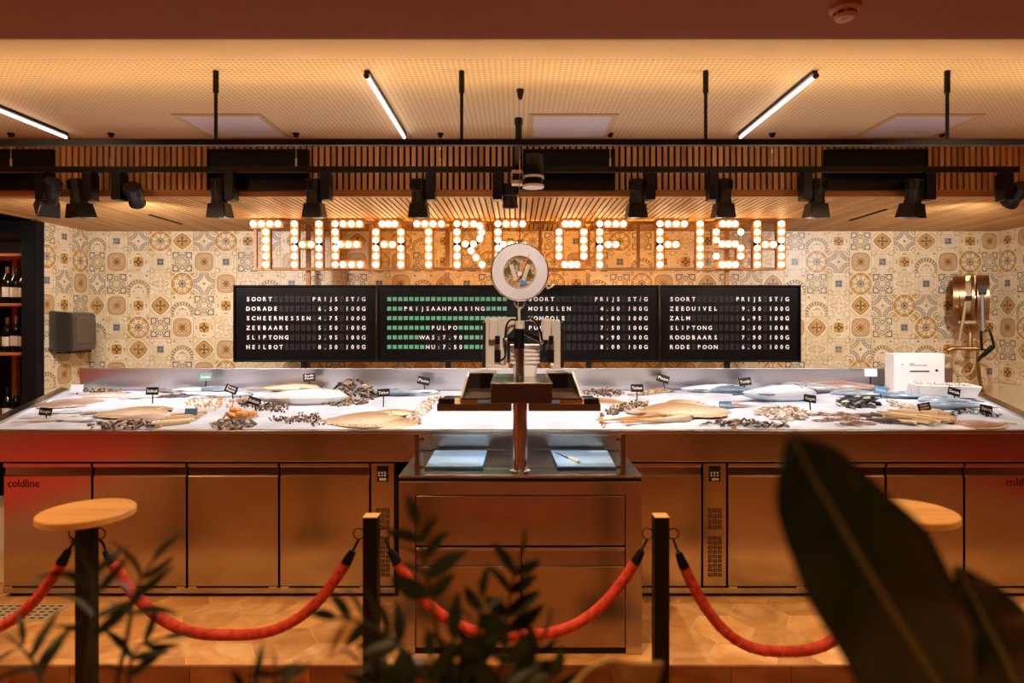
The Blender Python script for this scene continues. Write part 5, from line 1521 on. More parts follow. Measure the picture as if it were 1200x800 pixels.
fish('salmon', 'grey', 'large pale fish at back left of the oysters', 950, 460, 0.62, 175, thick=1.2)
fish('salmon', 'pink', 'large pinkish fish at the back above the oysters', 995, 458, 0.66, 172, thick=1.1)
fish('salmon', 'silver', 'pale silver fish between the pink fish and oysters', 1012, 464, 0.46, 165)
fish('round', 'silver', 'silver bream below the printed carton', 1064, 466, 0.42, 160, 'fin_dark')
fish('round', 'silver', 'silver bream in front of the foam tray, upper one', 1112, 472, 0.40, 170, 'fin_dark')
fish('round', 'silver', 'silver blue bream in front of the foam tray, lower one', 1122, 479, 0.42, 165, 'fin_dark')
flatfish('pink', 'pink ray fish at the front right corner', 1150, 497, 0.40, 190, 0.62)
fish('slim', 'pink', 'orange pink fish beside the razor clams', 1052, 490, 0.30, 150, 'fin_orange')

# -- shells and crustaceans
M['mussel'] = island_color('mussel_shell', [(0.0, '#15151b'), (0.45, '#2a2428'), (0.6, '#8a6a48'), (0.8, '#b99872'), (1.0, '#d9c4a4')], 0.3)
M['clam'] = island_color('clam_shell', [(0.0, '#7a6a58'), (0.3, '#b9a58c'), (0.7, '#d8cbb8'), (1.0, '#ece4d8')], 0.4)
M['oyster'] = island_color('oyster_shell', [(0.0, '#0c0d0e'), (0.5, '#1e2224'), (0.7, '#7c807a'), (1.0, '#d4d2c8')], 0.45)
M['prawn'] = island_color('prawn_shell', [(0.0, '#d8964c'), (0.5, '#e8b878'), (1.0, '#f0d4a8')], 0.35)
M['razor'] = island_color('razor_shell', [(0.0, '#c09a64'), (0.5, '#d9bc90'), (1.0, '#efe0c6')], 0.35)
M['winkle'] = island_color('winkle_shell', [(0.0, '#241e1a'), (0.4, '#5a4838'), (0.7, '#94785c'), (1.0, '#cdb89c')], 0.4)
M['lango'] = noise_color('langoustine_shell', [(0.35, '#7c5c44'), (0.5, '#a88a70'), (0.65, '#d2bba4')], (9, 9, 9), 0.4, 4)
M['lango_dark'] = simple('dark_crustacean', '#5c4a40', 0.4)
M['crab'] = noise_color('crab_shell', [(0.3, '#a85a1e'), (0.5, '#d89040'), (0.7, '#ecc07a')], (20, 20, 20), 0.4, 3)

def shell_mesh(kind):
    b = MB()
    if kind == 'mussel':
        rows = []
        for i in range(7):
            t = i / 6; w = math.sin(PI * min(1, t ** 0.75)) ** 0.8 * 0.17 + 0.02
            rows.append([(t - 0.5, w * math.cos(2 * PI * k / 8) + 0.1 * math.sin(PI * t), 0.7 * w * math.sin(2 * PI * k / 8)) for k in range(9)])
        b.grid(rows)
    elif kind == 'clam':
        b.lathe([(0.02, -0.26), (0.36, -0.14), (0.5, 0.0), (0.36, 0.14), (0.02, 0.28)], 9)
    elif kind == 'oyster':
        prof = []
        for (r, z) in ((0.1, -0.14), (0.46, -0.04), (0.5, 0.0), (0.40, 0.08), (0.1, 0.13)): prof.append((r, z))
        b.lathe(prof, 9); b.v = [(x * (1.15 + 0.22 * math.sin(5 * math.atan2(y, x))), y * (0.8 + 0.15 * math.cos(3 * math.atan2(y, x))), z) for x, y, z in b.v]
    elif kind == 'winkle':
        b.lathe([(0.02, -0.4), (0.38, -0.2), (0.42, 0.05), (0.24, 0.3), (0.02, 0.55)], 6)
    return b
def prawn_mesh():
    b = MB(); pts = []; rr = []
    for i in range(8):
        t = i / 7; a = -0.5 + 2.6 * t
        pts.append((0.34 * math.cos(a), 0, 0.34 * math.sin(a) * 0.8 + 0.1)); rr.append(0.13 * (1 - 0.7 * t) if i else 0.08)
    b.tube(pts, rr, 7)
    return b
NAMED = {}
def scatter(kind, name, label, cat, mat, group, cx, cy, rx, ry, n, size, hump=0.03, seed=1, flat=0.6, ang=None):
    """individual shells heaped inside an ellipse given in photo pixels"""
    rg = random.Random(seed)
    key = (kind, mat.name)
    if key not in NAMED:
        mb = prawn_mesh() if kind == 'prawn' else shell_mesh(kind)
        NAMED[key] = mb.mesh(name, mat, 50)
    for i in range(n):
        a = rg.random() * 2 * PI; q = math.sqrt(rg.random())
        p = BED(cx + rx * q * math.cos(a), cy + ry * q * math.sin(a))
        s = size * rg.uniform(0.8, 1.15)
        o = link(name, NAMED[key])
        o.location = (p.x, p.y, ice_z(p.x, p.y) + s * 0.14 + hump * (1 - q * q) * rg.uniform(0.05, 1.0))
        o.scale = (s, s, s)
        zz = (rg.uniform(0, 2 * PI) if ang is None else math.radians(ang) + rg.uniform(-0.35, 0.35))
        o.rotation_euler = (rg.uniform(-flat, flat), rg.uniform(-flat, flat), zz)
        tag(o, label, cat, group)
def heap(kind, name, label, mat, cx, cy, rx, ry, n, size, hump=0.02, seed=1, path=None):
    """too small to pick apart: one mesh"""
    rg = random.Random(seed); src = shell_mesh(kind); b = MB()
    for i in range(n):
        if path:
            t = rg.random() * (len(path) - 1); k = min(int(t), len(path) - 2); f = t - k
            ax = path[k][0] * (1 - f) + path[k + 1][0] * f + rg.uniform(-rx, rx); ay = path[k][1] * (1 - f) + path[k + 1][1] * f + rg.uniform(-ry, ry); q = rg.random()
        else:
            a = rg.random() * 2 * PI; q = math.sqrt(rg.random()); ax = cx + rx * q * math.cos(a); ay = cy + ry * q * math.sin(a)
        p = BED(ax, ay); s = size * rg.uniform(0.7, 1.2)
        R = Euler((rg.uniform(-1, 1), rg.uniform(-1, 1), rg.uniform(0, 6))).to_matrix()
        c = Vector((p.x, p.y, ice_z(p.x, p.y) + s * 0.25 + hump * (1 - q * q) * rg.random()))
        b._add([c + R @ (Vector(v) * s) for v in src.v], src.f)
    return tag(b.build(name, mat, smooth=60), label, 'shellfish', kind='stuff')
scatter('mussel', 'mussel', 'dark mussel in the tall pile against the backsplash', 'mussel', M['mussel'], 'mussels in the tall pile', 413, 465, 30, 5.5, 135, 0.062, 0.13, 3, 0.8)
scatter('mussel', 'mussel', 'dark mussel in the heap at the front left edge', 'mussel', M['mussel'], 'mussels at the front left edge', 145, 500, 44, 3.6, 100, 0.042, 0.03, 4, 0.7)
scatter('mussel', 'mussel', 'dark mussel in the row at the front right edge', 'mussel', M['mussel'], 'mussels at the front right edge', 872, 499, 53, 3.4, 80, 0.045, 0.025, 5, 0.7)
scatter('clam', 'clam', 'pale clam in the pile in front of the blue tuna', 'clam', M['clam'], 'clams before the tuna', 918, 486, 34, 8.5, 110, 0.036, 0.03, 6)
scatter('oyster', 'oyster', 'dark oyster in the pile on the right of the ice', 'oyster', M['oyster'], 'oysters in the dark pile', 1006, 474, 27, 6, 60, 0.055, 0.05, 7)
scatter('prawn', 'prawn', 'orange prawn in the pile behind a blue price tag', 'prawn', M['prawn'], 'orange prawns on the ice', 246, 476, 29, 6.5, 55, 0.055, 0.03, 8, 0.5, 90)
scatter('clam', 'clam', 'brown striped clam in the heap at left front edge', 'clam', M['winkle'], 'brown clams near the orange crab', 273, 498, 26, 5.5, 95, 0.032, 0.025, 9)
heap('winkle', 'cockle_heap', 'heap of small brown cockles behind the orange crab', M['winkle'], 0, 0, 9, 4, 230, 0.02, 0.02, 10, [(285, 468), (292, 474), (312, 479), (334, 480)])
heap('winkle', 'winkle_scatter', 'scatter of small winkles spilling from the mussel pile', M['winkle'], 402, 472, 30, 5, 170, 0.021, 0.015, 11)
heap('winkle', 'cockle_scatter', 'small speckled shells left of the scale tray', M['clam'], 0, 0, 7, 3.5, 180, 0.02, 0.01, 12, [(484, 491), (497, 480), (510, 469)])
heap('winkle', 'winkle_heap', 'dark winkles at the back right of the scale', M['winkle'], 708, 461, 26, 3.5, 200, 0.022, 0.03, 13)
heap('winkle', 'cockle_strip', 'strip of small speckled shells in front of the right scale tray', M['winkle'], 0, 0, 6, 2.5, 210, 0.02, 0.02, 14, [(715, 485), (735, 478), (757, 474)])
heap('winkle', 'winkle_trail', 'thin trail of dark winkles by the gurnard tails', M['winkle'], 0, 0, 1.6, 1.5, 36, 0.018, 0.0, 15, [(706, 487), (703, 493), (709, 501)])
heap('winkle', 'shell_scatter', 'small pale shells between oysters and silver bream', M['clam'], 0, 0, 6, 3, 110, 0.02, 0.01, 16, [(1043, 472), (1056, 476), (1067, 479)])
heap('mussel', 'sardine_garland', 'curved garland of small dark anchovies at far right', M['oyster'], 0, 0, 2.5, 1.4, 80, 0.038, 0.01, 17, [(1102, 490), (1115, 489), (1128, 484), (1150, 485), (1172, 490)])
heap('winkle', 'shrimp_scatter', 'small grey shrimps in the front middle of left ice', M['winkle'], 0, 0, 10, 3, 130, 0.018, 0.01, 18, [(322, 491), (345, 495), (362, 486), (372, 498)])
heap('winkle', 'winkle_cluster', 'dark shellfish cluster at the back left corner', M['winkle'], 0, 0, 10, 2.5, 190, 0.023, 0.02, 19, [(102, 458), (118, 457), (132, 458)])
heap('winkle', 'shellfish_in_tray', 'small shellfish on ice inside the white foam tray', M['clam'], 1106, 470, 2, 1, 1, 0.02, 0, 20)
# fill of the foam tray
o = bpy.data.objects['shellfish_in_tray']; COL.objects.unlink(o); bpy.data.objects.remove(o)
b = MB(); src = shell_mesh('winkle'); rg = random.Random(20)
for i in range(150):
    lx, ly = rg.uniform(-0.165, 0.165), rg.uniform(-0.105, 0.105)
    R = Euler((rg.uniform(-1, 1), rg.uniform(-1, 1), rg.uniform(0, 6))).to_matrix(); s = rg.uniform(0.02, 0.034)
    b._add([Vector((lx, ly, 0.062 + 0.02 * rg.random())) + R @ (Vector(v) * s) for v in src.v], src.f)
b.build('shellfish_fill', M['clam'], fb, smooth=60)['kind'] = 'stuff'
MB().box(-0.168, 0.168, -0.108, 0.108, 0.014, 0.06).build('ice_fill', M['ice'], fb)

# razor clams: long tan tubes
rz_me = MB().obox((0, 0, 0), (1.0, 0.11, 0.085), (0, 0, 0)).mesh('razor_clam', M['razor'])
rg = random.Random(23)
for i in range(26):
    px = 1046 + i * 2.1 + rg.uniform(-2, 2); py = 491 + rg.uniform(-5.5, 6)
    p = BED(px, py)
    o = link('razor_clam', rz_me); o.scale = (rg.uniform(0.17, 0.24),) + (0.19, 0.19)
    o.location = (p.x, p.y, ice_z(p.x, p.y) + 0.012 + rg.uniform(0, 0.025)); o.rotation_euler = (rg.uniform(-.3, .3), rg.uniform(-.06, .06), math.radians(-52 + rg.uniform(-14, 14)))
    tag(o, 'long tan razor clam in the fan at right front of the ice', 'razor clam', 'razor clams on the ice')
# tan fillets near the flatfish
for i in range(5):
    p = BED(200 + i * 5.5, 498 - i * 2.4)
    o = MB().obox((0, 0, 0), (0.20, 0.028, 0.018), (0, 0, 0)).build('fish_fillet', M['razor'], bevel=0.006)
    o.location = (p.x, p.y, ice_z(p.x, p.y) + 0.014); o.rotation_euler = (0, 0, math.radians(38))
    tag(o, 'long tan fish fillet in the row beside the dark mussels, %s from left' % ORD[i], 'fillet', 'tan fillets on the ice')

def crustacean(label, px, py, length, ang, mat, name='langoustine'):
    p = BED(px, py)
    r = thing(name, label, name, (p.x, p.y, ice_z(p.x, p.y)), math.radians(ang), 'langoustines on the ice')
    r.scale = (length * 0.72,) * 3
    MB().tube([(0.5, 0, 0.06), (0.36, 0, 0.1), (0.1, 0, 0.12), (0.06, 0, 0.1)], [0.02, 0.07, 0.1, 0.08], 8).build('head_shell', mat, r, smooth=50)
    tl = MB()
    for k in range(6):
        x = 0.06 - k * 0.085; w = 0.088 - k * 0.007
        tl.tube([(x + 0.01, 0, 0.085), (x - 0.075, 0, 0.08)], [w, w * 0.85], 8)
    tl.build('tail_segments', mat, r, smooth=50)
    MB().prism([(-0.42, 0.03), (-0.55, 0.12), (-0.58, 0.0), (-0.55, -0.12), (-0.42, -0.03)], 0.05, 0.075, 'z').build('tail_fan', mat, r)
    for s in (-1, 1):
        MB().tube([(0.3, s * 0.06, 0.06), (0.5, s * 0.18, 0.06), (0.78, s * 0.13, 0.05), (0.98, s * 0.1, 0.04)], [0.025, 0.03, 0.045, 0.008], 6).build('claw', mat, r, smooth=50)
        lg = MB()
        for k in range(4):
            lg.tube([(0.25 - k * 0.06, s * 0.07, 0.08), (0.22 - k * 0.07, s * 0.2, 0.1), (0.2 - k * 0.08, s * 0.28, 0.0)], 0.011, 5)
        lg.build('legs', mat, r, smooth=50)
    return r
for lb, px, py, ln, ag, mt in (
 ('langoustine at back right of scale, left one', 756, 463, 0.22, 200, 'lango'), ('langoustine at back right of scale, middle one', 768, 461, 0.24, 30, 'lango'), ('langoustine under the tilted backsplash tag', 778, 459, 0.2, 150, 'lango'),
 ('small brown langoustine in front of clam pile', 959, 487, 0.16, 30, 'lango'), ('small brown langoustine right of clam pile', 972, 494, 0.16, 190, 'lango'), ('brown langoustine under the oysters, upper', 990, 488, 0.2, 170, 'lango'),
 ('brown langoustine under the oysters, lower', 995, 493, 0.2, 175, 'lango'), ('brown langoustine at front edge under the oysters', 997, 499, 0.22, 10, 'lango'), ('dark langoustine beside the razor clams, left', 1018, 489, 0.24, -35, 'lango_dark'),
 ('dark langoustine beside the razor clams, right', 1034, 496, 0.26, -30, 'lango_dark'), ('dark langoustine behind the second price tag', 198, 466, 0.2, 10, 'lango_dark'), ('small langoustine between tag and pale green tag', 210, 464, 0.16, 20, 'lango_dark'),
 ('small brown langoustine just left of the scale tray', 500, 472, 0.14, 60, 'lango')):
    crustacean(lb, px, py, ln, ag, M[mt])
# orange crab
p = BED(283, 491)
cr = thing('crab', 'orange crab with opened shell among brown clams', 'crab', (p.x, p.y, ice_z(p.x, p.y)), 0.5)
cr.scale = (0.62, 0.62, 0.62)
MB().sphere((0, 0, 0.045), (0.085, 0.06, 0.04), 16, 8).build('shell', M['crab'], cr, smooth=60)
MB().sphere((-0.05, 0.03, 0.085), (0.06, 0.055, 0.028), 14, 6).build('opened_shell', M['crab'], cr, smooth=60)
for s in (-1, 1):
    MB().tube([(s * 0.06, -0.02, 0.045), (s * 0.12, -0.05, 0.06), (s * 0.09, -0.10, 0.05), (s * 0.06, -0.125, 0.03)], [0.018, 0.022, 0.03, 0.006], 8).build('claw', M['crab'], cr, smooth=50)
    lg = MB()
    for k in range(4): lg.tube([(s * 0.06, 0.0 + k * 0.014, 0.04), (s * 0.125, 0.01 + k * 0.025, 0.06), (s * 0.16, 0.02 + k * 0.034, 0.0)], [0.01, 0.009, 0.004], 6)
    lg.build('legs', M['crab'], cr, smooth=50)

# ================================================================== price tags on sticks
M['tag_black'] = simple('tag_black', '#14161a', 0.35)
M['tag_pale'] = simple('tag_green', '#6f9a8c', 0.25)
M['tag_blue'] = simple('tag_blue', '#5b8fb8', 0.25)
M['tag_white'] = simple('tag_white', '#dfe4ee', 0.4)
TAGS = [  # px, py of centre, stick foot py, tilt, material, words, label
 (53.5, 482, 493, -4, 'tag_black', ['Rouget'], 'leftmost black price tag at the front left corner'),
 (178.5, 458, 473, 0, 'tag_black', ['Schol'], 'black price tag standing in the beige flatfish'),
 (241, 441.5, 456, 2, 'tag_pale', ['Zeebaars'], 'pale green price tag at the back left'),
 (271, 456, 468, -20, 'tag_black', ['Dorade', 'Royale'], 'tilted black price tag behind the orange prawns'),
 (298, 470, 481, -18, 'tag_black', ['Kokkels'], 'tilted black price tag over the cockle heap'),
 (362.5, 442, 455, 6, 'tag_black', ['Rode', 'Poon'], 'black price tag left of the mussel pile'),
 (449.5, 460, 477, 3, 'tag_black', ['Tarbot'], 'black price tag standing in the turbot'),
 (496.5, 446, 458, -12, 'tag_black', ['Poon'], 'black price tag nearest the scale on the left'),
 (746.5, 454.5, 469, 0, 'tag_black', ['Tarbot'], 'black price tag right beside the scale tray on the right'),
 (777, 443.5, 451, -18, 'tag_black', ['Poon'], 'tilted black price tag above the langoustines'),
 (873, 447, 458, 8, 'tag_black', ['Tonijn'], 'black price tag above the blue tuna'),
 (850, 474.5, 480, 0, 'tag_blue', ['Makreel'], 'blue price tag left of the clam pile'),
 (949, 467, 481, -8, 'tag_black', ['Vongole'], 'black price tag right of the clam pile'),
 (1032, 457, 467, -10, 'tag_blue', ['Oesters'], 'blue price tag at the right end of the oysters'),
 (1083, 476.5, 489, 10, 'tag_black', ['Scheer-', 'messen'], 'black price tag behind the razor clams'),
 (1118, 459, 470, -16, 'tag_black', ['Dorade'], 'tilted black price tag in front of the foam tray'),
 (1155.5, 479, 488, -12, 'tag_black', ['Sliptong'], 'rightmost black price tag at the front right corner'),
 (90, 455, 462, 0, 'tag_white', [''], 'blank white tag at the back left corner'),
 (1020.5, 436.5, 451, 0, 'tag_white', [''], 'blank white tag before the backsplash at right'),
 (224, 483, 490, 0, 'tag_blue', [''], 'small pale blue tag in front of the orange prawns'),
]
for px, py, foot, tilt, mt, words, lb in TAGS:
    f = BED(px, min(max(foot, 458), 500))
    d = f.y
    r = thing('price_tag', lb, 'price tag', (f.x, d, ice_z(f.x, d) - 0.01), 0, 'price tags on the ice')
    R = Euler((math.radians(-10), math.radians(-tilt), 0)).to_matrix()
    zc = Z_(py, d) - r.location.z
    w, h = S_(14.5, d) / 2, S_(9.0, d) / 2
    cx = 0.0
    cpt = Vector((0, 0, zc))
    MB().tube([(-math.sin(math.radians(tilt)) * zc * 0.5, 0.003, 0), (0, 0.004, zc)], 0.0042, 6).build('stick', M['black'], r)
    pl_ = MB().obox(cpt, (2 * w, 0.005, 2 * h), R).build('plate', M[mt], r)
    tx = MB(); nl = len(words)
    for i, wd in enumerate(words):
        if not wd: continue
        off = R @ Vector((0, -0.0034, (-h * 0.32 if nl == 1 else h * (0.22 - 0.72 * i))))
        add_text(tx, wd, cpt.x + off.x, cpt.y + off.y, cpt.z + off.z, h * (1.05 if nl == 1 else 0.8), width=2 * w * (0.82 if nl == 1 else 0.7), align='C', R=R, bold=0.02)
    if tx.f: tag(tx.build('lettering', M['flap_white'], r), kind='stuff')

# ================================================================== rope barrier
D_P = 2.2
PW = S_(17, D_P) / 2
M['rope'] = noise_color('red_rope', [(0.3, '#a8281a'), (0.7, '#d4503a')], (40, 40, 40), 0.75, 3, 0.3)
ZTOP = Z_(604, D_P)
POSTX = [X_(102, D_P), X_(435.5, D_P), X_(774, D_P), X_(1066, D_P)]
POSTL = ['black square rope post carrying a round wooden top at left', 'plain black square rope post left of the weighing cabinet', 'plain black square rope post right of the weighing cabinet', 'black square rope post with wooden top behind the dark leaf']
RING = []
for i, (x, lb) in enumerate(zip(POSTX, POSTL)):
    r = thing('rope_post', lb, 'post', (x, D_P, Z_LOW), 0, 'rope barrier posts')
    hgt = ZTOP - Z_LOW
    topped = i in (0, 3)
    zp = hgt if not topped else Z_(606, D_P) - Z_LOW
    MB().box(-PW, PW, -PW, PW, 0.008, zp).build('post', M['black'], r, bevel=0.0015)
    MB().box(-0.15, 0.15, -0.15, 0.15, 0.0, 0.008).build('foot_plate', M['black'], r, bevel=0.002)
    if topped:
        MB().lathe([(0.146, zp), (0.15, zp + 0.004), (0.15, zp + 0.022), (0.147, zp + 0.026)], 48).build('wooden_top', M['wood_top'], r, smooth=30)
    else:
        MB().box(-PW, PW, -PW, PW, zp, zp + 0.002).build('end_cap', M['wood_slat'], r)
    for s in (-1, 1):
        cz = Z_(625, D_P) - Z_LOW
        cxr = s * (PW + 0.0195)
        rg_ = MB().tube([(cxr + 0.019 * math.cos(2 * PI * k / 20), 0, cz + 0.019 * math.sin(2 * PI * k / 20)) for k in range(20)], 0.0025, 6, closed=True)
        rg_.build('eye_ring', M['black'], r, smooth=60)
    RING.append((x - PW - 0.0195, x + PW + 0.0195))
zr = Z_(625, D_P) - 0.019
def rope(label, xa, xb_, sag, cut=None):
    r = thing('barrier_rope', label, 'rope', (xa, D_P, zr), 0, 'red barrier ropes')
    Lx = xb_ - xa
    def pt(t): 
        return Vector((Lx * t, 0, -sag * (1 - abs(2 * t - 1) ** 2.75)))
    N = 44
    pts = [pt(0.048 + (1 - 0.096) * i / N) for i in range(N + 1)]
    MB().tube(pts, S_(6.2, D_P), 12).build('rope_cord', M['rope'], r, smooth=60)
    # raised twist running round the cord
    tw = MB(); rad = S_(6.0, D_P)
    hel = []
    for i in range(161):
        t = 0.048 + 0.904 * i / 160
        p, q = pt(t), pt(min(1, t + 0.01)); tg = (q - p).normalized(); nv = Vector((-tg.z, 0, tg.x)); bv = Vector((0, 1, 0))
        a = i * 0.55
        hel.append(p + (nv * math.cos(a) + bv * math.sin(a)) * rad)
    tw.tube(hel, 0.0025, 5).build('rope_twist', M['rope'], r, smooth=60)
    for (a, c, e) in ((0.022, 0.05, 0.0), (0.978, 0.95, 1.0)):
        MB().tube([pt(a), pt((a + c) / 2), pt(c)], [0.012, 0.0165, 0.0195], 10).build('end_sleeve', M['black'], r, smooth=60)
        MB().tube([pt(e), pt(e + (a - e) * 0.5) + Vector((0, 0.004, 0)), pt(a)], 0.0045, 6).build('snap_hook', M['black'], r, smooth=60)
    return r
def sag_px(px_low): return zr - Z_(px_low, D_P)
rope('red rope running off the left edge from the wooden topped post', POSTX[0] - 1.0 + PW + 0.0195, RING[0][0], sag_px(745) )
rope('red rope hanging before the left fridge doors', RING[0][1], RING[1][0], sag_px(744))
rope('red rope hanging before the weighing cabinet', RING[1][1], RING[2][0], sag_px(744))
rope('red rope hanging before the right fridge doors', RING[2][1], RING[3][0], sag_px(763))
# the off-frame post that carries the first rope
r = thing('rope_post', 'plain black square rope post beyond the left edge', 'post', (POSTX[0] - 1.0, D_P, Z_LOW), 0, 'rope barrier posts')
MB().box(-PW, PW, -PW, PW, 0.0, ZTOP - Z_LOW).build('post', M['black'], r)
MB().box(-0.15, 0.15, -0.15, 0.15, 0.0, 0.008).build('foot_plate', M['black'], r)

# ================================================================== drain grate in the floor
dg = thing('floor_drain', 'slotted steel drain grate set in the floor tiles at left', 'drain', (-2.62, 3.27, 0.0))
MB().box(-0.22, 0.22, -0.095, 0.095, 0.0, 0.004).build('plate', simple('drain_plate', '#c8b698', 0.4, 0.3), dg, bevel=0.001)
sl = MB()
for i in range(9):
    for j in range(5):
        sx = -0.18 + i * 0.045; sy = -0.068 + j * 0.034
        sl.box(sx - 0.013, sx + 0.013, sy - 0.006, sy + 0.006, 0.004, 0.0048)
sl.build('slots', M['gap'], dg)

# ================================================================== plants in front of the camera
def leaf_mat(name, a, c, rough):
    return noise_color(name, [(0.3, a), (0.7, c)], (9, 9, 9), rough, 3, 0.0)
M['rubber'] = leaf_mat('rubber_leaf', '#161f10', '#202a16', 0.27)
M['midrib'] = simple('leaf_midrib', '#6a6238', 0.4)
M['zz'] = leaf_mat('dark_leaflet', '#1a2513', '#2a381d', 0.4)
M['stem'] = simple('plant_stem', '#3a3a1c', 0.5)
M['soil'] = noise_color('soil', [(0.3, '#1c130c'), (0.7, '#33241a')], (30, 30, 30), 0.95, 4, 0.5)
M['planter'] = simple('planter', '#9a6238', 0.6)
M['dry'] = noise_color('dry_leaf', [(0.3, '#dcb474'), (0.7, '#f2d8a0')], (8, 8, 8), 0.6, 3)

PZ = 0.72
pb = thing('planter_box', 'long dark planter box below the picture edge', 'planter', (0.25, 0.86, Z_LOW))
h = PZ - Z_LOW
wl, wd_ = 1.25, 0.30
for (x0, x1, y0, y1) in ((-wl, wl, -wd_, -wd_ + 0.02), (-wl, wl, wd_ - 0.02, wd_), (-wl, -wl + 0.02, -wd_ + 0.02, wd_ - 0.02), (wl - 0.02, wl, -wd_ + 0.02, wd_ - 0.02)):
    MB().box(x0, x1, y0, y1, 0.0, h).build('side_panel', M['planter'], pb, bevel=0.003)
MB().box(-wl + 0.02, wl - 0.02, -wd_ + 0.02, wd_ - 0.02, 0.0, h - 0.04).build('soil', M['soil'], pb)

def leaf_surface(mid, wl_, wr_, name, mat, parent, fold=0.012, thick=0.0015, rib=True, nrm=Vector((0, -1, 0)), wave=0.0):
    """mid: points of the midrib; wl_, wr_: vectors to the two edges"""
    rows = []; K = 6
    for m_, a, c in zip(mid, wl_, wr_):
        row = []
        for k in range(-K, K + 1):
            v = a if k < 0 else c; t = abs(k) / K
            p = m_ + v * t
            p = p - nrm * (fold * (t ** 1.6)) * (v.length / 0.06 if v.length else 0)
            p = p + nrm * (wave * t * math.sin(len(rows) * 1.1 - 2.2 * t))
            row.append(p)
        rows.append(row)
    o = MB().grid(rows).build(name, mat, parent, smooth=80)
    so = o.modifiers.new('thickness', 'SOLIDIFY'); so.thickness = thick; so.offset = 0
    if rib:
        n = len(mid)
        MB().tube([m_ + nrm * 0.001 for m_ in mid], [0.0045 * (0.25 + 0.75 * i / n) for i in range(n)], 6).build('midrib', M['midrib'], parent, smooth=60)
    return o
def interp(pts, n):
    """Catmull-Rom through 2D/3D points"""
    P = [Vector(p) for p in pts]; out = []
    for i in range(n + 1):
        t = i / n * (len(P) - 1); k = min(int(t), len(P) - 2); f = t - k
        p0, p1, p2, p3 = P[max(k - 1, 0)], P[k], P[k + 1], P[min(k + 2, len(P) - 1)]
        out.append(0.5 * ((2 * p1) + (p2 - p0) * f + (2 * p0 - 5 * p1 + 4 * p2 - p3) * f * f + (3 * p1 - p0 - 3 * p2 + p3) * f ** 3))
    return out
rub = thing('rubber_plant', 'large dark glossy rubber plant leaves blurred at right foreground', 'plant', (0.50, 0.66, PZ - 0.04))
RBp = rub.location.copy()
def LW(px, py, d): return W(px, py, d) - RBp
n = 22
mid = interp([LW(928, 509, 0.60), LW(946, 548, 0.60), LW(975, 598, 0.60), LW(1008, 655, 0.60), LW(1050, 725, 0.61), LW(1090, 790, 0.63), LW(1120, 850, 0.65)], n)
lft = interp([LW(926, 510, 0.60), LW(911, 560, 0.59), LW(920, 625, 0.585), LW(944, 690, 0.58), LW(988, 770, 0.585), LW(1030, 830, 0.60), LW(1112, 858, 0.64)], n)
rgt = interp([LW(932, 508, 0.60), LW(985, 528, 0.615), LW(1048, 583, 0.625), LW(1104, 640, 0.63), LW(1138, 720, 0.64), LW(1150, 790, 0.65), LW(1128, 845, 0.655)], n)
leaf_surface(mid, [a - m_ for a, m_ in zip(lft, mid)], [a - m_ for a, m_ in zip(rgt, mid)], 'leaf', M['rubber'], rub, 0.006, wave=0.004)
mid = interp([LW(1122, 664, 0.70), LW(1150, 720, 0.70), LW(1180, 780, 0.70), LW(1205, 850, 0.71)], n)
lft = interp([LW(1120, 665, 0.70), LW(1116, 730, 0.69), LW(1128, 800, 0.685), LW(1196, 860, 0.70)], n)
rgt = interp([LW(1124, 663, 0.70), LW(1188, 700, 0.72), LW(1236, 770, 0.73), LW(1215, 850, 0.72)], n)
leaf_surface(mid, [a - m_ for a, m_ in zip(lft, mid)], [a - m_ for a, m_ in zip(rgt, mid)], 'leaf', M['rubber'], rub, 0.006, wave=0.004)
MB().tube([Vector((0, 0, -0.01)), Vector((0.0, 0.0, 0.12)), Vector((-0.02, 0, 0.22))], [0.014, 0.011, 0.008], 8).build('trunk', M['stem'], rub, smooth=60)
MB().tube([Vector((-0.02, 0, 0.20)), LW(1150, 890, 0.66), LW(1120, 850, 0.65)], 0.004, 6).build('leaf_stalk', M['stem'], rub, smooth=60)
MB().tube([Vector((0.0, 0, 0.10)), LW(1215, 880, 0.70), LW(1205, 850, 0.71)], 0.004, 6).build('leaf_stalk', M['stem'], rub, smooth=60)

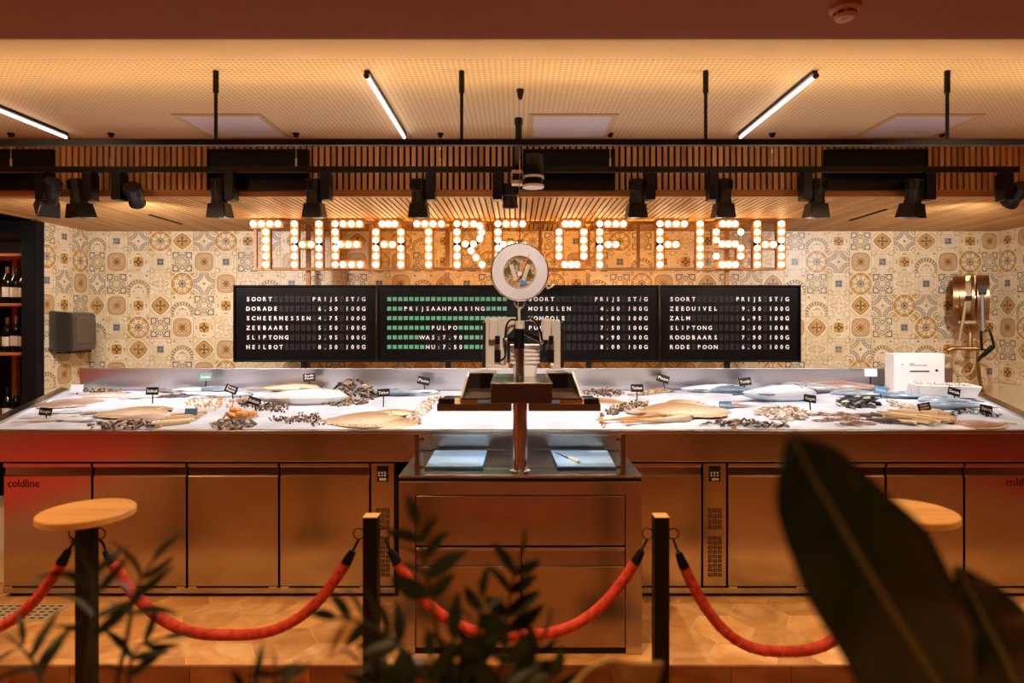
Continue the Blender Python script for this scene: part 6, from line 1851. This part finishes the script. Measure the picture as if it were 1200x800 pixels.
def leaflet_mesh(wid=0.30, droop=0.18):
    rows = []
    for i in range(9):
        t = i / 8; w = wid * 0.5 * math.sin(PI * min(1, (t * 0.96 + 0.02) ** 0.85)) ** 0.9
        z = -droop * t * t
        rows.append([(t, w * k, z + abs(k) * w * 0.25) for k in (-1, -0.5, 0, 0.5, 1)])
    return MB().grid(rows).mesh('leaflet', M['zz'], 80)
LF_B, LF_N = leaflet_mesh(0.38, 0.12), leaflet_mesh(0.22, 0.45)
def frond_plant(label, base, fronds, me, name='potted_plant'):
    r = thing(name, label, 'plant', base)
    rb = Vector(base); rg = random.Random(len(fronds) * 7 + int(base[0] * 100))
    for fr_ in fronds:
        pts = [Vector((0, 0, 0))] + [W(*p) - rb for p in fr_['path']]
        P = interp(pts, 26)
        MB().tube(P, [0.0045 - 0.003 * i / 26 for i in range(27)], 6).build('stem', M['stem'], r, smooth=60)
        n = fr_.get('n', 7); L0 = fr_.get('len', 0.07); t0 = fr_.get('t0', 0.35)
        for k in range(n):
            t = t0 + (1 - t0) * (k + 0.5) / n
            i = min(25, int(t * 26)); p = P[i]; tg = (P[i + 1] - P[i]).normalized()
            side = tg.cross(Vector((0, -1, 0))).normalized()
            for s in ((-1, 1) if k < n - 1 else (0,)):
                dv = (tg * rg.uniform(0.55, 0.9) + side * s * rg.uniform(0.6, 1.0) + Vector((0, rg.uniform(-0.45, 0.45), rg.uniform(-0.1, 0.15)))).normalized()
                if s == 0: dv = tg
                o = link('leaflet', me, r)
                L_ = L0 * rg.uniform(0.8, 1.1) * (0.75 + 0.35 * math.sin(PI * t))
                q = dv.to_track_quat('X', 'Z')
                o.rotation_mode = 'QUATERNION'
                from mathutils import Quaternion
                o.rotation_quaternion = q @ Quaternion((1, 0, 0), rg.uniform(-0.9, 0.9) + (PI / 2 * 0.7))
                o.location = p; o.scale = (L_, L_, L_)
    return r
frond_plant('dark leafy plant blurred before the weighing cabinet', (X_(545, 0.85), 0.85, PZ - 0.04), [
    dict(path=[(530, 850, 0.84), (512, 740, 0.82), (498, 660, 0.82), (486, 606, 0.82)], n=5, len=0.06, t0=0.58),
    dict(path=[(575, 850, 0.88), (590, 760, 0.9), (597, 700, 0.9), (612, 640, 0.92)], n=5, len=0.06, t0=0.55),
    dict(path=[(520, 850, 0.8), (480, 770, 0.8), (440, 735, 0.82), (390, 722, 0.84)], n=6, len=0.055, t0=0.55),
    dict(path=[(560, 860, 0.85), (556, 790, 0.84), (560, 735, 0.84), (566, 690, 0.84)], n=5, len=0.055, t0=0.5),
    dict(path=[(590, 870, 0.84), (610, 810, 0.84), (625, 775, 0.86), (640, 735, 0.88)], n=4, len=0.05, t0=0.55),
    dict(path=[(500, 870, 0.84), (470, 820, 0.84), (440, 790, 0.84), (415, 770, 0.84)], n=5, len=0.05, t0=0.4),
    dict(path=[(545, 880, 0.8), (520, 820, 0.8), (510, 790, 0.8), (505, 765, 0.8)], n=5, len=0.055, t0=0.4),
    dict(path=[(570, 880, 0.78), (585, 830, 0.78), (592, 800, 0.78), (590, 750, 0.78)], n=6, len=0.065, t0=0.4),
    dict(path=[(540, 880, 0.82), (540, 830, 0.82), (530, 790, 0.82), (532, 735, 0.82)], n=6, len=0.07, t0=0.4),
    dict(path=[(500, 880, 0.78), (470, 840, 0.78), (455, 815, 0.78), (430, 800, 0.78)], n=5, len=0.06, t0=0.35),
    dict(path=[(600, 890, 0.8), (625, 850, 0.8), (640, 820, 0.8), (650, 790, 0.8)], n=5, len=0.055, t0=0.4),
], LF_B)
frond_plant('dark arching plant blurred at the lower left corner', (X_(120, 0.9), 0.9, PZ - 0.04), [
    dict(path=[(130, 850, 0.9), (150, 740, 0.9), (160, 690, 0.9), (184, 650, 0.92)], n=4, len=0.065, t0=0.55),
    dict(path=[(105, 850, 0.88), (104, 770, 0.86), (112, 700, 0.86), (100, 655, 0.86)], n=5, len=0.065, t0=0.55),
    dict(path=[(80, 860, 0.88), (50, 800, 0.88), (35, 770, 0.88), (10, 745, 0.88)], n=5, len=0.06, t0=0.5),
    dict(path=[(140, 870, 0.9), (150, 800, 0.9), (160, 760, 0.9), (200, 745, 0.92)], n=4, len=0.06, t0=0.5),
], LF_N)
frond_plant('dark leaf tips at the bottom edge below the left rope', (X_(290, 0.8), 0.82, PZ - 0.04), [
    dict(path=[(300, 900, 0.82), (315, 850, 0.82), (322, 800, 0.82), (322, 770, 0.82)], n=4, len=0.05, t0=0.55),
    dict(path=[(280, 900, 0.82), (270, 850, 0.82), (290, 805, 0.82), (320, 790, 0.82)], n=4, len=0.05, t0=0.55),
], LF_N)
# curled dry leaf at the bottom edge
dl_ = thing('dry_leaf', 'pale tan dried leaf curling at the bottom edge', 'leaf', (X_(725, 0.8), 0.8, PZ - 0.04))
db_ = dl_.location.copy()
mid = interp([W(668, 808, 0.78) - db_, W(690, 783, 0.78) - db_, W(716, 775, 0.79) - db_, W(742, 783, 0.80) - db_, W(775, 784, 0.82) - db_], 20)
wv = [Vector((0.0, 0.03, -0.03 + 0.01 * math.sin(i * 0.25))) for i in range(21)]
leaf_surface(mid, [-v * 0.35 for v in wv], wv, 'blade', M['dry'], dl_, 0.0, 0.003, False)
MB().tube([Vector((0, 0, 0)), Vector((-0.02, 0, 0.1)), W(690, 850, 0.79) - db_, W(668, 808, 0.78) - db_], 0.003, 6).build('stalk', M['stem'], dl_, smooth=60)

# unseen fixtures added in the guessed hall ceiling (their beams are set at the top)
for k, (hx, hy) in enumerate(((-2.7, 1.9), (0.0, 1.9), (2.7, 1.9), (-1.2, -0.9), (1.6, -0.9))):
    r = thing('added_downlight', 'added unseen warm lamp in the dim hall ceiling, %s' % ('front left', 'front middle', 'front right', 'rear left', 'rear right')[k], 'lamp', (hx, hy, Z_HALL), 0, 'added hall lamps')
    MB().lathe([(0.06, -0.006), (0.06, 0.0)], 24).build('trim_ring', M['black'], r)
    MB().lathe([(0.045, -0.009), (0.045, -0.006)], 24).build('lens', M['lens'], r)
